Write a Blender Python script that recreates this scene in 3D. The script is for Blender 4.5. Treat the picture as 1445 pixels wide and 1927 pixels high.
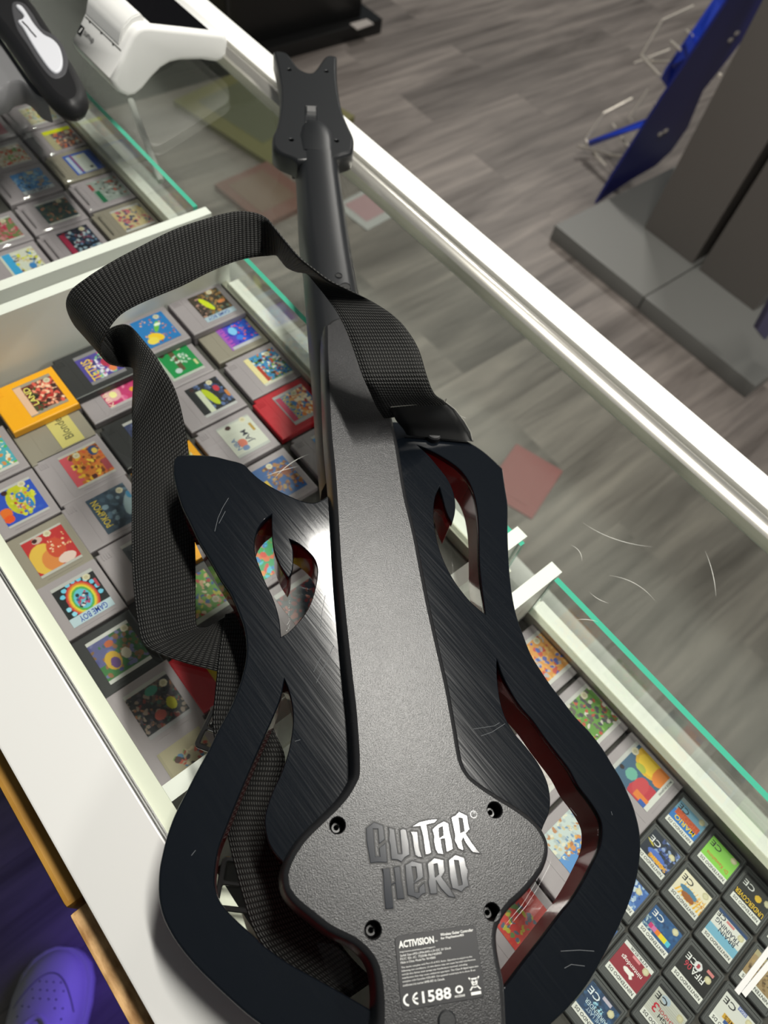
import bpy, bmesh, math, random
import numpy as np
from mathutils import Vector, Matrix
from mathutils.geometry import tessellate_polygon

for o in list(bpy.data.objects): bpy.data.objects.remove(o)
S = bpy.context.scene
C = S.collection

# ------------------------------------------------------------------ camera, world, lights, exposure
CAMZ = 1.35                       # camera height over the shop floor, metres; x runs along the counter, y across it
F = 1337.0; CX, CY = 722.5, 963.5 # focal length and centre in pixels of a 1445 x 1927 frame
ROT = np.array([[0.63183262, -0.70315737, 0.32612459],
                [0.7637311, 0.492959, -0.4167808],
                [0.13229644, 0.51240719, 0.84849073]])
cam = bpy.data.cameras.new('camera'); cam_o = bpy.data.objects.new('camera', cam); C.objects.link(cam_o)
m = Matrix([list(r) for r in ROT]).to_4x4(); m.translation = (0, 0, CAMZ); cam_o.matrix_world = m
cam.sensor_fit = 'HORIZONTAL'; cam.sensor_width = 36.0; cam.lens = F / 1445 * 36
cam.clip_start = 0.02; cam.clip_end = 60
cam.dof.use_dof = True; cam.dof.focus_distance = 0.45; cam.dof.aperture_fstop = 10.0
S.camera = cam_o
S.view_settings.view_transform = 'Standard'; S.view_settings.look = 'None'
S.view_settings.gamma = 1; S.view_settings.use_curve_mapping = False
S.view_settings.exposure = 0.0

W = bpy.data.worlds.new('world'); S.world = W; W.use_nodes = True
W.node_tree.nodes['Background'].inputs[0].default_value = (0.80, 0.92, 1.0, 1)
W.node_tree.nodes['Background'].inputs[1].default_value = 0.10

def area(name, loc, sx, sy, power, col, rz=0.0, rot=None):
    l = bpy.data.lights.new(name, 'AREA'); l.shape = 'RECTANGLE'; l.size = sx; l.size_y = sy
    l.energy = power; l.color = col
    o = bpy.data.objects.new(name, l); C.objects.link(o); o.location = loc
    o.rotation_euler = rot if rot else (0, 0, rz)
    return o
CEIL = 2.72
BATTEN = [(-0.36, 0.66, -0.30, 50.0), (-2.2, 3.3, -0.30, 50.0), (1.5, 1.9, -0.30, 45.0)]   # x, y, turn, watts; last two are unseen, added for fill light
for i, (bx_, by_, rz_, pw_) in enumerate(BATTEN):
    area('batten_light', (bx_, by_, CEIL - 0.085), 1.05, 0.10, pw_, (1.0, 0.97, 0.90), rz_)
area('under_counter_purple_light', (0.02, -0.072, 0.20), 0.5, 0.02, 0.8, (0.18, 0.10, 1.0), 0, (math.radians(-62), 0, 0))

# ------------------------------------------------------------------ helpers
def ray(u, v):
    return ROT @ np.array([(u - CX) / F, -(v - CY) / F, -1.0])
def pz(u, v, z):                  # the point seen at (u, v) on the level z
    d = ray(u, v); t = (z - CAMZ) / d[2]
    return Vector((d[0] * t, d[1] * t, z))
def px_(u, v, x):                 # ... on the plane x = const
    d = ray(u, v); t = x / d[0]
    return Vector((x, d[1] * t, CAMZ + d[2] * t))
def py_(u, v, y):
    d = ray(u, v); t = y / d[1]
    return Vector((d[0] * t, y, CAMZ + d[2] * t))

MATS = {}
def mat(name, col=(0.8, 0.8, 0.8), rough=0.5, metal=0.0, spec=0.5, coat=0.0, emit=None, strength=0.0, bump=None, sheen=0.0):
    if name in MATS: return MATS[name]
    M = bpy.data.materials.new(name); M.use_nodes = True
    nt = M.node_tree; b = nt.nodes['Principled BSDF']
    b.inputs['Base Color'].default_value = (*col, 1); b.inputs['Roughness'].default_value = rough
    b.inputs['Metallic'].default_value = metal; b.inputs['Specular IOR Level'].default_value = spec
    b.inputs['Coat Weight'].default_value = coat
    if emit: b.inputs['Emission Color'].default_value = (*emit, 1); b.inputs['Emission Strength'].default_value = strength
    if bump:
        sc, st, dist = bump
        n = nt.nodes.new('ShaderNodeTexNoise'); n.inputs['Scale'].default_value = sc; n.inputs['Detail'].default_value = 3
        tc = nt.nodes.new('ShaderNodeTexCoord'); nt.links.new(tc.outputs['Object'], n.inputs['Vector'])
        bp = nt.nodes.new('ShaderNodeBump'); bp.inputs['Strength'].default_value = st; bp.inputs['Distance'].default_value = dist
        nt.links.new(n.outputs['Fac'], bp.inputs['Height']); nt.links.new(bp.outputs['Normal'], b.inputs['Normal'])
    MATS[name] = M
    return M

def glass(name, tint=(0.93, 0.97, 0.95), rough=0.0, ior=1.5, boost=1.0):
    if name in MATS: return MATS[name]
    M = bpy.data.materials.new(name); M.use_nodes = True; nt = M.node_tree; nt.nodes.clear()
    out = nt.nodes.new('ShaderNodeOutputMaterial'); mix = nt.nodes.new('ShaderNodeMixShader')
    tr = nt.nodes.new('ShaderNodeBsdfTransparent'); tr.inputs[0].default_value = (*tint, 1)
    gl = nt.nodes.new('ShaderNodeBsdfGlossy'); gl.inputs['Roughness'].default_value = rough
    fr = nt.nodes.new('ShaderNodeFresnel'); fr.inputs['IOR'].default_value = ior
    mu = nt.nodes.new('ShaderNodeMath'); mu.operation = 'MULTIPLY'; mu.inputs[1].default_value = boost
    ge = nt.nodes.new('ShaderNodeNewGeometry'); io = nt.nodes.new('ShaderNodeMapRange'); io.inputs['To Min'].default_value = ior; io.inputs['To Max'].default_value = 1 / ior
    nt.links.new(ge.outputs['Backfacing'], io.inputs['Value']); nt.links.new(io.outputs[0], fr.inputs['IOR'])
    nt.links.new(fr.outputs[0], mu.inputs[0]); nt.links.new(mu.outputs[0], mix.inputs[0])
    nt.links.new(tr.outputs[0], mix.inputs[1]); nt.links.new(gl.outputs[0], mix.inputs[2]); nt.links.new(mix.outputs[0], out.inputs[0])
    MATS[name] = M
    return M

def build(name, bm, mats, parent=None, smooth=False, angle=35):
    me = bpy.data.meshes.new(name)
    off = Vector(parent['_o']) if parent is not None else Vector((0, 0, 0))
    if parent is not None: bmesh.ops.translate(bm, verts=bm.verts, vec=-off)
    if smooth:
        for f in bm.faces: f.normal_update(); f.smooth = True
        for e in bm.edges:
            if len(e.link_faces) == 2:
                a, b = (abs(f.normal.z) > 0.9999 for f in e.link_faces)
                e.smooth = (a == b) and e.calc_face_angle(0) < math.radians(angle)
    bm.to_mesh(me); bm.free()
    if not isinstance(mats, (list, tuple)): mats = [mats]
    for x in mats: me.materials.append(x)
    o = bpy.data.objects.new(name, me); C.objects.link(o)
    if parent is not None:
        o.parent = parent; o['_o'] = list(off)
    else: o['_o'] = [0, 0, 0]
    return o
def thing(name, label, cat, loc, group=None):
    o = bpy.data.objects.new(name, None); o.empty_display_size = 0.05; C.objects.link(o); o.location = loc
    o['_o'] = list(loc); o['label'] = label; o['category'] = cat
    if group: o['group'] = group
    return o
def tag(o, label, cat, group=None, kind=None):
    o['label'] = label; o['category'] = cat
    if group: o['group'] = group
    if kind: o['kind'] = kind
    return o
def recenter(o):                   # a one-mesh thing gets its origin at its own base
    me = o.data; n = len(me.vertices); co = np.empty(n * 3); me.vertices.foreach_get('co', co); co = co.reshape(-1, 3)
    c = (co.min(0) + co.max(0)) / 2; c[2] = co.min(0)[2]
    me.vertices.foreach_set('co', (co - c).ravel()); o.location = Vector(c); o['_o'] = list(c)
    return o

def add_box(bm, x0, x1, y0, y1, z0, z1, mi=0, bev=0.0):
    vs = [bm.verts.new((x, y, z)) for z in (z0, z1) for y in (y0, y1) for x in (x0, x1)]
    q = [(0, 2, 3, 1), (4, 5, 7, 6), (0, 1, 5, 4), (2, 6, 7, 3), (0, 4, 6, 2), (1, 3, 7, 5)]
    fs = [bm.faces.new([vs[i] for i in f]) for f in q]
    for f in fs: f.material_index = mi
    if bev > 0:
        es = list({e for f in fs for e in f.edges})
        r = bmesh.ops.bevel(bm, geom=es, offset=bev, segments=2, profile=0.6, affect='EDGES')
        for f in r['faces']: f.material_index = mi
    return fs
def box_obj(name, x0, x1, y0, y1, z0, z1, m, parent=None, bev=0.0):
    bm = bmesh.new(); add_box(bm, x0, x1, y0, y1, z0, z1, 0, bev)
    return build(name, bm, m, parent, smooth=bev > 0)
def add_hex(bm, pts, mi=0):        # 8 corners: bottom 4 then top 4, same turn
    vs = [bm.verts.new(p) for p in pts]
    for f in [(3, 2, 1, 0), (4, 5, 6, 7), (0, 1, 5, 4), (1, 2, 6, 5), (2, 3, 7, 6), (3, 0, 4, 7)]:
        bm.faces.new([vs[i] for i in f]).material_index = mi
def add_tube(bm, pts, r, seg=8, mi=0, closed=False):
    pts = [Vector(p) for p in pts]; n = len(pts); rings = []
    up = Vector((0, 0, 1))
    for i, p in enumerate(pts):
        if closed: t = (pts[(i + 1) % n] - pts[i - 1])
        else: t = pts[min(i + 1, n - 1)] - pts[max(i - 1, 0)]
        t.normalize(); a = t.cross(up)
        if a.length < 1e-4: a = t.cross(Vector((1, 0, 0)))
        a.normalize(); b = a.cross(t)
        rr = r[i] if isinstance(r, (list, tuple)) else r
        rings.append([bm.verts.new(p + a * rr * math.cos(k * 2 * math.pi / seg) + b * rr * math.sin(k * 2 * math.pi / seg)) for k in range(seg)])
    for i in range(n if closed else n - 1):
        A, B = rings[i], rings[(i + 1) % n]
        for k in range(seg):
            f = bm.faces.new((A[k], A[(k + 1) % seg], B[(k + 1) % seg], B[k])); f.material_index = mi
    if not closed:
        bm.faces.new(rings[0]).material_index = mi; bm.faces.new(rings[-1][::-1]).material_index = mi
def area2(p):
    return 0.5 * sum(p[i][0] * p[(i + 1) % len(p)][1] - p[(i + 1) % len(p)][0] * p[i][1] for i in range(len(p)))
def smooth_loop(pts, sub=5):       # Catmull-Rom; a third value 1 marks a sharp corner
    n = len(pts); out = []
    P = [Vector(p[:2]) for p in pts]; sh = [len(p) > 2 and p[2] for p in pts]
    for i in range(n):
        p1, p2 = P[i], P[(i + 1) % n]
        p0 = P[i - 1] if not sh[i] else p1 * 2 - p2 if False else p1
        p3 = P[(i + 2) % n] if not sh[(i + 1) % n] else p2
        for k in range(sub):
            t = k / sub; t2 = t * t; t3 = t2 * t
            m1 = (p2 - p0) * 0.5 if not sh[i] else (p2 - p1) * 1.0
            m2 = (p3 - p1) * 0.5 if not sh[(i + 1) % n] else (p2 - p1) * 1.0
            out.append((2 * t3 - 3 * t2 + 1) * p1 + (t3 - 2 * t2 + t) * m1 + (-2 * t3 + 3 * t2) * p2 + (t3 - t2) * m2)
    return out
def offset_loop(p, d):             # CCW loop moved inwards by d
    n = len(p); out = []
    for i in range(n):
        a, b, c = p[i - 1], p[i], p[(i + 1) % n]
        e1 = (b - a); e2 = (c - b)
        if e1.length < 1e-7 or e2.length < 1e-7: out.append(b.copy()); continue
        n1 = Vector((-e1.y, e1.x)).normalized(); n2 = Vector((-e2.y, e2.x)).normalized()
        s = n1 + n2
        if s.length < 1e-3: out.append(b + n1 * d); continue
        s.normalize(); k = min(1 / max(s.dot(n1), 0.35), 2.2)
        out.append(b + s * d * k)
    return out
def inset_loop(p, d):              # inset in small steps, pinching points that cross over
    if abs(d) <= 0.0003: return offset_loop(p, d)
    n = max(1, int(math.ceil(abs(d) / 0.0005))); N = len(p)
    ref = [(p[(i + 1) % N] - p[i]).normalized() for i in range(N)]
    q = [v.copy() for v in p]
    for _ in range(n):
        q = offset_loop(q, d / n)
        for it in range(3):
            for i in range(N):
                j = (i + 1) % N
                if (q[j] - q[i]).dot(ref[i]) < 1e-6:
                    mdl = (q[i] + q[j]) / 2; q[i] = mdl - ref[i] * 2e-6; q[j] = mdl + ref[i] * 2e-6
    return q
def plate(bm, outer, holes, rings, mi=0, bottom=True, top_mi=None, hole_rings=None):
    """outer / holes: 2-D loops. rings: [(inset, z), ...] from the lowest to the top cap."""
    loops = []
    o = [Vector(q) for q in outer]
    if area2(o) < 0: o.reverse()
    loops.append((o, 1))
    for h in holes:
        h = [Vector(q) for q in h]
        if area2(h) < 0: h.reverse()
        loops.append((h, -1))
    caps = {0: [], len(rings) - 1: []}
    for lp, sgn in loops:
        prev = None
        for ri, (ins, z) in enumerate(rings if (sgn > 0 or hole_rings is None) else hole_rings):
            q = inset_loop(lp, ins * sgn)
            vs = [bm.verts.new((v.x, v.y, z)) for v in q]
            if ri in caps: caps[ri].append(vs)
            if prev:
                n = len(vs)
                for i in range(n):
                    j = (i + 1) % n
                    f = bm.faces.new((prev[i], prev[j], vs[j], vs[i]) if sgn > 0 else (prev[j], prev[i], vs[i], vs[j]))
                    f.material_index = mi
            prev = vs
    for ri in ([0] if bottom else []) + [len(rings) - 1]:
        want = abs(area2([v.co for v in caps[ri][0]])) - sum(abs(area2([v.co for v in w])) for w in caps[ri][1:]); got = 0
        vl = [v for vs in caps[ri] for v in vs]
        es = []
        for vs in caps[ri]:
            for k in range(len(vs)):
                e = bm.edges.get((vs[k], vs[(k + 1) % len(vs)]))
                if e is None: e = bm.edges.new((vs[k], vs[(k + 1) % len(vs)]))
                es.append(e)
        r = bmesh.ops.triangle_fill(bm, use_beauty=True, use_dissolve=False, edges=es, normal=(0, 0, 1 if ri else -1))
        for f in [g for g in r['geom'] if isinstance(g, bmesh.types.BMFace)]:
            f.normal_update(); got += f.calc_area()
            if (f.normal.z > 0) != (ri != 0): f.normal_flip()
            f.material_index = mi if (ri == 0 or top_mi is None) else top_mi
        if abs(got - want) > 1e-6 + want * 0.002: print('CAP', want, got, len(vl))
def circle(x, y, r, n=20): return [Vector((x + r * math.cos(k * 2 * math.pi / n), y + r * math.sin(k * 2 * math.pi / n))) for k in range(n)]
def rrect(x0, x1, y0, y1, r, seg=4):
    out = []
    for cx, cy, a0 in ((x1 - r, y1 - r, 0), (x0 + r, y1 - r, 90), (x0 + r, y0 + r, 180), (x1 - r, y0 + r, 270)):
        for k in range(seg + 1):
            a = math.radians(a0 + 90 * k / seg); out.append(Vector((cx + r * math.cos(a), cy + r * math.sin(a))))
    return out
def px_loop(pts, z): 
    return [((lambda q: (q.x, q.y, *(p[2:] if len(p) > 2 else ())))(pz(p[0], p[1], z))) for p in pts]

# text as mesh data (unit: cap height about 0.7 of size 1)
TXT = {}
def text_geo(s, bold=0.0):
    k = (s, bold)
    if k in TXT: return TXT[k]
    cu = bpy.data.curves.new('t', 'FONT'); cu.body = s; cu.size = 1; cu.offset = bold; cu.resolution_u = 2
    o = bpy.data.objects.new('t', cu); C.objects.link(o); bpy.context.view_layer.update()
    me = o.evaluated_get(bpy.context.evaluated_depsgraph_get()).to_mesh()
    v = [(q.co.x, q.co.y) for q in me.vertices]; f = [list(p.vertices) for p in me.polygons]
    bpy.data.objects.remove(o); bpy.data.curves.remove(cu)
    if v:
        x0 = min(a[0] for a in v); x1 = max(a[0] for a in v); y0 = min(a[1] for a in v); y1 = max(a[1] for a in v)
    else: x0 = y0 = 0; x1 = y1 = 1
    TXT[k] = ([((a[0] - x0) / (x1 - x0), (a[1] - y0) / (y1 - y0)) for a in v], f, (x1 - x0) / (y1 - y0))
    return TXT[k]
def add_text(bm, s, org, ud, vd, w, h, col=None, layer=None, mi=0, bold=0.0):
    """lower-left corner org, width w along ud, height h along vd"""
    v, f, asp = text_geo(s, bold); ud = Vector(ud); vd = Vector(vd); org = Vector(org)
    vs = [bm.verts.new(org + ud * (a[0] * w) + vd * (a[1] * h)) for a in v]
    nrm = ud.cross(vd)
    if layer is not None:
        for q in vs: q[layer] = (*col, 1)
    for idx in f:
        try: fc = bm.faces.new([vs[i] for i in idx]); fc.material_index = mi
        except ValueError: continue
        fc.normal_update()
        if fc.normal.dot(nrm) < 0: fc.normal_flip()

# ------------------------------------------------------------------ materials
M_white = mat('white_laminate', (0.60, 0.60, 0.585), 0.35)
M_cream = mat('cream_drawer_board', (0.76, 0.76, 0.66), 0.45)
M_wtrim = mat('white_top_trim', (0.86, 0.86, 0.83), 0.4)
M_alu = mat('brushed_aluminium', (0.72, 0.70, 0.64), 0.28, 0.85)
M_darkgap = mat('dark_gap', (0.03, 0.03, 0.025), 0.6)
M_glass = glass('clear_glass', (0.965, 0.98, 0.962))
M_teal = mat('green_glass_edge', (0.08, 0.50, 0.36), 0.15, coat=0.5)
M_case = glass('clear_plastic_case', (0.97, 0.97, 0.97), 0.05, 1.45)
M_liner = mat('drawer_liner', (0.06, 0.055, 0.05), 0.8)
M_blk = mat('black_plastic', (0.012, 0.012, 0.013), 0.35)
M_soft = mat('soft_black_plastic', (0.011, 0.012, 0.0135), 0.38, spec=0.4, bump=(900, 0.05, 0.001))
M_screwhole = mat('black_recess', (0.004, 0.004, 0.004), 0.5)

def grain_plastic():
    M = mat('textured_black_plastic', (0.016, 0.016, 0.017), 0.32, spec=0.42)
    nt = M.node_tree; b = nt.nodes['Principled BSDF']
    tc = nt.nodes.new('ShaderNodeTexCoord')
    n = nt.nodes.new('ShaderNodeTexNoise'); n.inputs['Scale'].default_value = 1700; n.inputs['Detail'].default_value = 2
    bp = nt.nodes.new('ShaderNodeBump'); bp.inputs['Strength'].default_value = 0.6; bp.inputs['Distance'].default_value = 0.00022
    nt.links.new(tc.outputs['Object'], n.inputs['Vector']); nt.links.new(n.outputs['Fac'], bp.inputs['Height']); nt.links.new(bp.outputs['Normal'], b.inputs['Normal'])
    n2 = nt.nodes.new('ShaderNodeTexNoise'); n2.inputs['Scale'].default_value = 14; n2.inputs['Detail'].default_value = 4
    mr = nt.nodes.new('ShaderNodeMapRange'); mr.inputs['To Min'].default_value = 0.25; mr.inputs['To Max'].default_value = 0.33
    nt.links.new(tc.outputs['Object'], n2.inputs['Vector']); nt.links.new(n2.outputs['Fac'], mr.inputs['Value']); nt.links.new(mr.outputs[0], b.inputs['Roughness'])
    return M
M_grain = grain_plastic()
def gloss_black():
    M = mat('scratched_gloss_black', (0.004, 0.0055, 0.008), 0.16, spec=0.45)
    nt = M.node_tree; b = nt.nodes['Principled BSDF']
    tc = nt.nodes.new('ShaderNodeTexCoord'); mp = nt.nodes.new('ShaderNodeMapping')
    mp.inputs['Rotation'].default_value = (0, 0, math.radians(33)); mp.inputs['Scale'].default_value = (5, 260, 6)
    n = nt.nodes.new('ShaderNodeTexNoise'); n.inputs['Scale'].default_value = 4; n.inputs['Detail'].default_value = 5
    mr = nt.nodes.new('ShaderNodeMapRange'); mr.inputs['From Min'].default_value = 0.35; mr.inputs['From Max'].default_value = 0.75
    mr.inputs['To Min'].default_value = 0.08; mr.inputs['To Max'].default_value = 0.14
    nt.links.new(tc.outputs['Object'], mp.inputs[0]); nt.links.new(mp.outputs[0], n.inputs['Vector']); nt.links.new(n.outputs['Fac'], mr.inputs['Value'])
    nt.links.new(mr.outputs[0], b.inputs['Roughness'])
    bp = nt.nodes.new('ShaderNodeBump'); bp.inputs['Strength'].default_value = 0.012; bp.inputs['Distance'].default_value = 0.0001
    nt.links.new(n.outputs['Fac'], bp.inputs['Height']); nt.links.new(bp.outputs['Normal'], b.inputs['Normal'])
    return M
M_gloss = gloss_black()
M_red = mat('dark_red_gloss_plastic', (0.22, 0.008, 0.012), 0.12, coat=0.6)
def webbing():
    M = mat('black_webbing', (0.010, 0.010, 0.010), 0.6, spec=0.3)
    nt = M.node_tree; b = nt.nodes['Principled BSDF']
    uv = nt.nodes.new('ShaderNodeUVMap'); uv.uv_map = 'UVMap'
    sp = nt.nodes.new('ShaderNodeSeparateXYZ'); nt.links.new(uv.outputs[0], sp.inputs[0])
    def M2(op, a, bb=None, c=None):
        q = nt.nodes.new('ShaderNodeMath'); q.operation = op
        for i, z in enumerate((a, bb)):
            if z is None: continue
            if isinstance(z, (int, float)): q.inputs[i].default_value = z
            else: nt.links.new(z, q.inputs[i])
        return q.outputs[0]
    U = M2('MULTIPLY', sp.outputs[0], math.pi * 2 / 0.0029)      # along, metres
    V = M2('MULTIPLY', sp.outputs[1], math.pi * 2 / 0.0032)      # across, metres
    row = M2('SINE', V)
    sh = M2('MULTIPLY', M2('SIGN', row), math.pi / 2)
    w = M2('ABSOLUTE', M2('SINE', M2('ADD', M2('MULTIPLY', U, 0.5), sh)))
    hgt = M2('MULTIPLY', M2('POWER', w, 0.8), M2('ADD', M2('ABSOLUTE', row), 0.15))
    bp = nt.nodes.new('ShaderNodeBump'); bp.inputs['Strength'].default_value = 1.0; bp.inputs['Distance'].default_value = 0.0010
    nt.links.new(hgt, bp.inputs['Height']); nt.links.new(bp.outputs['Normal'], b.inputs['Normal'])
    cr = nt.nodes.new('ShaderNodeMapRange'); cr.inputs['From Max'].default_value = 1.1; cr.inputs['To Min'].default_value = 0.0; cr.inputs['To Max'].default_value = 1.0
    nt.links.new(hgt, cr.inputs['Value'])
    mx = nt.nodes.new('ShaderNodeMix'); mx.data_type = 'RGBA'
    mx.inputs['A'].default_value = (0.0015, 0.0015, 0.0015, 1); mx.inputs['B'].default_value = (0.040, 0.040, 0.038, 1)
    nt.links.new(cr.outputs[0], mx.inputs['Factor']); nt.links.new(mx.outputs['Result'], b.inputs['Base Color'])
    return M
M_web = webbing()
def wood_floor():
    M = bpy.data.materials.new('grey_wood_planks'); M.use_nodes = True; nt = M.node_tree; b = nt.nodes['Principled BSDF']
    tc = nt.nodes.new('ShaderNodeTexCoord')
    sp = nt.nodes.new('ShaderNodeSeparateXYZ'); cb = nt.nodes.new('ShaderNodeCombineXYZ')
    nt.links.new(tc.outputs['Object'], sp.inputs[0]); nt.links.new(sp.outputs[1], cb.inputs[0]); nt.links.new(sp.outputs[0], cb.inputs[1])
    br = nt.nodes.new('ShaderNodeTexBrick'); br.offset = 0.37
    br.inputs['Scale'].default_value = 1; br.inputs['Brick Width'].default_value = 1.1; br.inputs['Row Height'].default_value = 0.18
    br.inputs['Mortar Size'].default_value = 0.0012; br.inputs['Mortar Smooth'].default_value = 0.3
    br.inputs['Color1'].default_value = (0, 0, 0, 1); br.inputs['Color2'].default_value = (1, 1, 1, 1); br.inputs['Mortar'].default_value = (0.2, 0.2, 0.2, 1)
    nt.links.new(cb.outputs[0], br.inputs['Vector'])
    mp = nt.nodes.new('ShaderNodeMapping'); mp.inputs['Scale'].default_value = (1.0, 11, 1)
    ad = nt.nodes.new('ShaderNodeVectorMath'); ad.operation = 'ADD'
    sc = nt.nodes.new('ShaderNodeVectorMath'); sc.operation = 'SCALE'; sc.inputs['Scale'].default_value = 7.0
    nt.links.new(br.outputs['Color'], sc.inputs[0]); nt.links.new(cb.outputs[0], mp.inputs[0]); nt.links.new(mp.outputs[0], ad.inputs[0]); nt.links.new(sc.outputs[0], ad.inputs[1])
    n = nt.nodes.new('ShaderNodeTexNoise'); n.inputs['Scale'].default_value = 1.6; n.inputs['Detail'].default_value = 7; n.inputs['Roughness'].default_value = 0.62; n.inputs['Distortion'].default_value = 0.5
    nt.links.new(ad.outputs[0], n.inputs['Vector'])
    r = nt.nodes.new('ShaderNodeValToRGB')
    e = r.color_ramp.elements; e[0].position = 0.30; e[0].color = (0.075, 0.062, 0.055, 1); e[1].position = 0.72; e[1].color = (0.275, 0.240, 0.215, 1)
    q = e.new(0.5); q.color = (0.165, 0.143, 0.130, 1)
    nt.links.new(n.outputs['Fac'], r.inputs[0])
    mx = nt.nodes.new('ShaderNodeMix'); mx.data_type = 'RGBA'; mx.blend_type = 'MULTIPLY'; mx.inputs['Factor'].default_value = 1
    pr = nt.nodes.new('ShaderNodeMapRange'); pr.inputs['To Min'].default_value = 0.78; pr.inputs['To Max'].default_value = 1.15
    nt.links.new(br.outputs['Color'], pr.inputs['Value']); nt.links.new(r.outputs[0], mx.inputs['A']); nt.links.new(pr.outputs[0], mx.inputs['B'])
    nt.links.new(mx.outputs['Result'], b.inputs['Base Color']); b.inputs['Roughness'].default_value = 0.5
    return M
def osb(name, c0, c1, scale=120):
    M = bpy.data.materials.new(name); M.use_nodes = True; nt = M.node_tree; b = nt.nodes['Principled BSDF']
    tc = nt.nodes.new('ShaderNodeTexCoord'); n = nt.nodes.new('ShaderNodeTexNoise'); n.inputs['Scale'].default_value = scale; n.inputs['Detail'].default_value = 5
    mp = nt.nodes.new('ShaderNodeMapping'); mp.inputs['Scale'].default_value = (0.4, 1, 1)
    nt.links.new(tc.outputs['Object'], mp.inputs[0]); nt.links.new(mp.outputs[0], n.inputs['Vector'])
    r = nt.nodes.new('ShaderNodeValToRGB'); e = r.color_ramp.elements; e[0].position = 0.35; e[0].color = (*c0, 1); e[1].position = 0.7; e[1].color = (*c1, 1)
    nt.links.new(n.outputs['Fac'], r.inputs[0]); nt.links.new(r.outputs[0], b.inputs['Base Color']); b.inputs['Roughness'].default_value = 0.6
    bp = nt.nodes.new('ShaderNodeBump'); bp.inputs['Strength'].default_value = 0.5; bp.inputs['Distance'].default_value = 0.001
    nt.links.new(n.outputs['Fac'], bp.inputs['Height']); nt.links.new(bp.outputs['Normal'], b.inputs['Normal'])
    return M
def vcol_mat():
    M = bpy.data.materials.new('printed_label'); M.use_nodes = True; nt = M.node_tree; b = nt.nodes['Principled BSDF']
    a = nt.nodes.new('ShaderNodeVertexColor'); a.layer_name = 'Col'; nt.links.new(a.outputs[0], b.inputs['Base Color']); b.inputs['Roughness'].default_value = 0.35
    return M
M_print = vcol_mat()

# ------------------------------------------------------------------ room
bm = bmesh.new(); add_box(bm, -6, 4, -2.5, 6, -0.05, 0.0); o = build('floor', bm, wood_floor()); o['kind'] = 'structure'
bm = bmesh.new(); add_box(bm, -6, 4, -2.5, 6, CEIL, CEIL + 0.05); o = build('ceiling', bm, mat('ceiling_tile', (0.72, 0.76, 0.80), 0.9)); o['kind'] = 'structure'
for i, (bx_, by_, rz_, pw_) in enumerate(BATTEN):
    t = thing('ceiling_light', ['white ceiling batten light above the counter', 'unseen white batten added for fill light above the black cabinet', 'unseen white batten added for fill light above the grey display columns'][i], 'ceiling light', (bx_, by_, CEIL))
    h = box_obj('housing', bx_ - 0.56, bx_ + 0.56, by_ - 0.075, by_ + 0.075, CEIL - 0.075, CEIL, M_white, t, 0.004)
    t.rotation_euler = (0, 0, rz_)

# ------------------------------------------------------------------ counter
GZ = 0.88                          # top of the glass
X0, X1 = -2.35, 0.95
t = thing('display_counter', 'long white glass-topped display counter with a metal front rail', 'counter', (-0.7, 0.24, 0))
CT = t
bm = bmesh.new()
add_box(bm, X0, X1, -0.0165, 0.477, GZ - 0.006, GZ)
o = build('glass_top', bm, M_glass, t)
def arc_line(pts, z, r=0.00022, n=14):
    bm = bmesh.new()
    P = [pz(u, v, z) for u, v in pts]
    a, b, c = P
    q = [a * (1 - s) ** 2 + b * 2 * s * (1 - s) + c * s * s for s in [k / n for k in range(n + 1)]]
    add_tube(bm, q, [max(0.00004, r * math.sin(math.pi * min(max(k / n, 0.05), 0.95))) for k in range(n + 1)], 5)
    build('scratch', bm, mat('glass_scratch', (0.75, 0.75, 0.7), 0.5), t, True)
for P in (((1096, 983), (1150, 1022), (1226, 1029)), ((1075, 1026), (1095, 1035), (1095, 1055)), ((1147, 1083), (1200, 1090), (1232, 1130)),
          ((515, 902), (540, 870), (580, 855)), ((1327, 1037), (1345, 1080), (1347, 1122)), ((1086, 1166), (1105, 1164), (1125, 1170)),
          ((500, 896), (530, 884), (560, 878)), ((1110, 1115), (1125, 1130), (1145, 1135))):
    arc_line(P, GZ + 0.0001)
bm = bmesh.new(); add_box(bm, X0, X1, 0.488, 0.494, 0.50, GZ - 0.012); build('front_glass', bm, M_glass, t)
# front rail: rounded aluminium moulding
bm = bmesh.new()
prof = [(0.4765, GZ - 0.010), (0.4765, GZ + 0.0015), (0.4785, GZ + 0.0030), (0.482, GZ + 0.0050), (0.4865, GZ + 0.0055), (0.491, GZ + 0.0048), (0.4945, GZ + 0.0020), (0.4955, GZ - 0.010)]
def extrude_x(bm, prof, xa, xb, mi=0):
    A = [bm.verts.new((xa, y, z)) for y, z in prof]; B = [bm.verts.new((xb, y, z)) for y, z in prof]; n = len(prof)
    for i in range(n): bm.faces.new((A[i], A[(i + 1) % n], B[(i + 1) % n], B[i])).material_index = mi
    bm.faces.new(A[::-1]); bm.faces.new(B)
    bmesh.ops.recalc_face_normals(bm, faces=bm.faces)
extrude_x(bm, prof, X0, X1); build('front_rail', bm, M_alu, t, True)
box_obj('rail_groove', X0, X1, 0.4955, 0.500, GZ - 0.02, GZ - 0.008, M_darkgap, t)
bm = bmesh.new(); add_box(bm, X0, X1, 0.4995, 0.5305, GZ - 0.035, GZ + 0.004, 0, 0.0015); build('top_trim', bm, M_wtrim, t, True)
bm = bmesh.new(); add_box(bm, X0, X1, -0.069, -0.0195, GZ - 0.018, GZ + 0.001, 0, 0.0012); build('staff_side_top', bm, M_white, t, True)
bm = bmesh.new()
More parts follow.
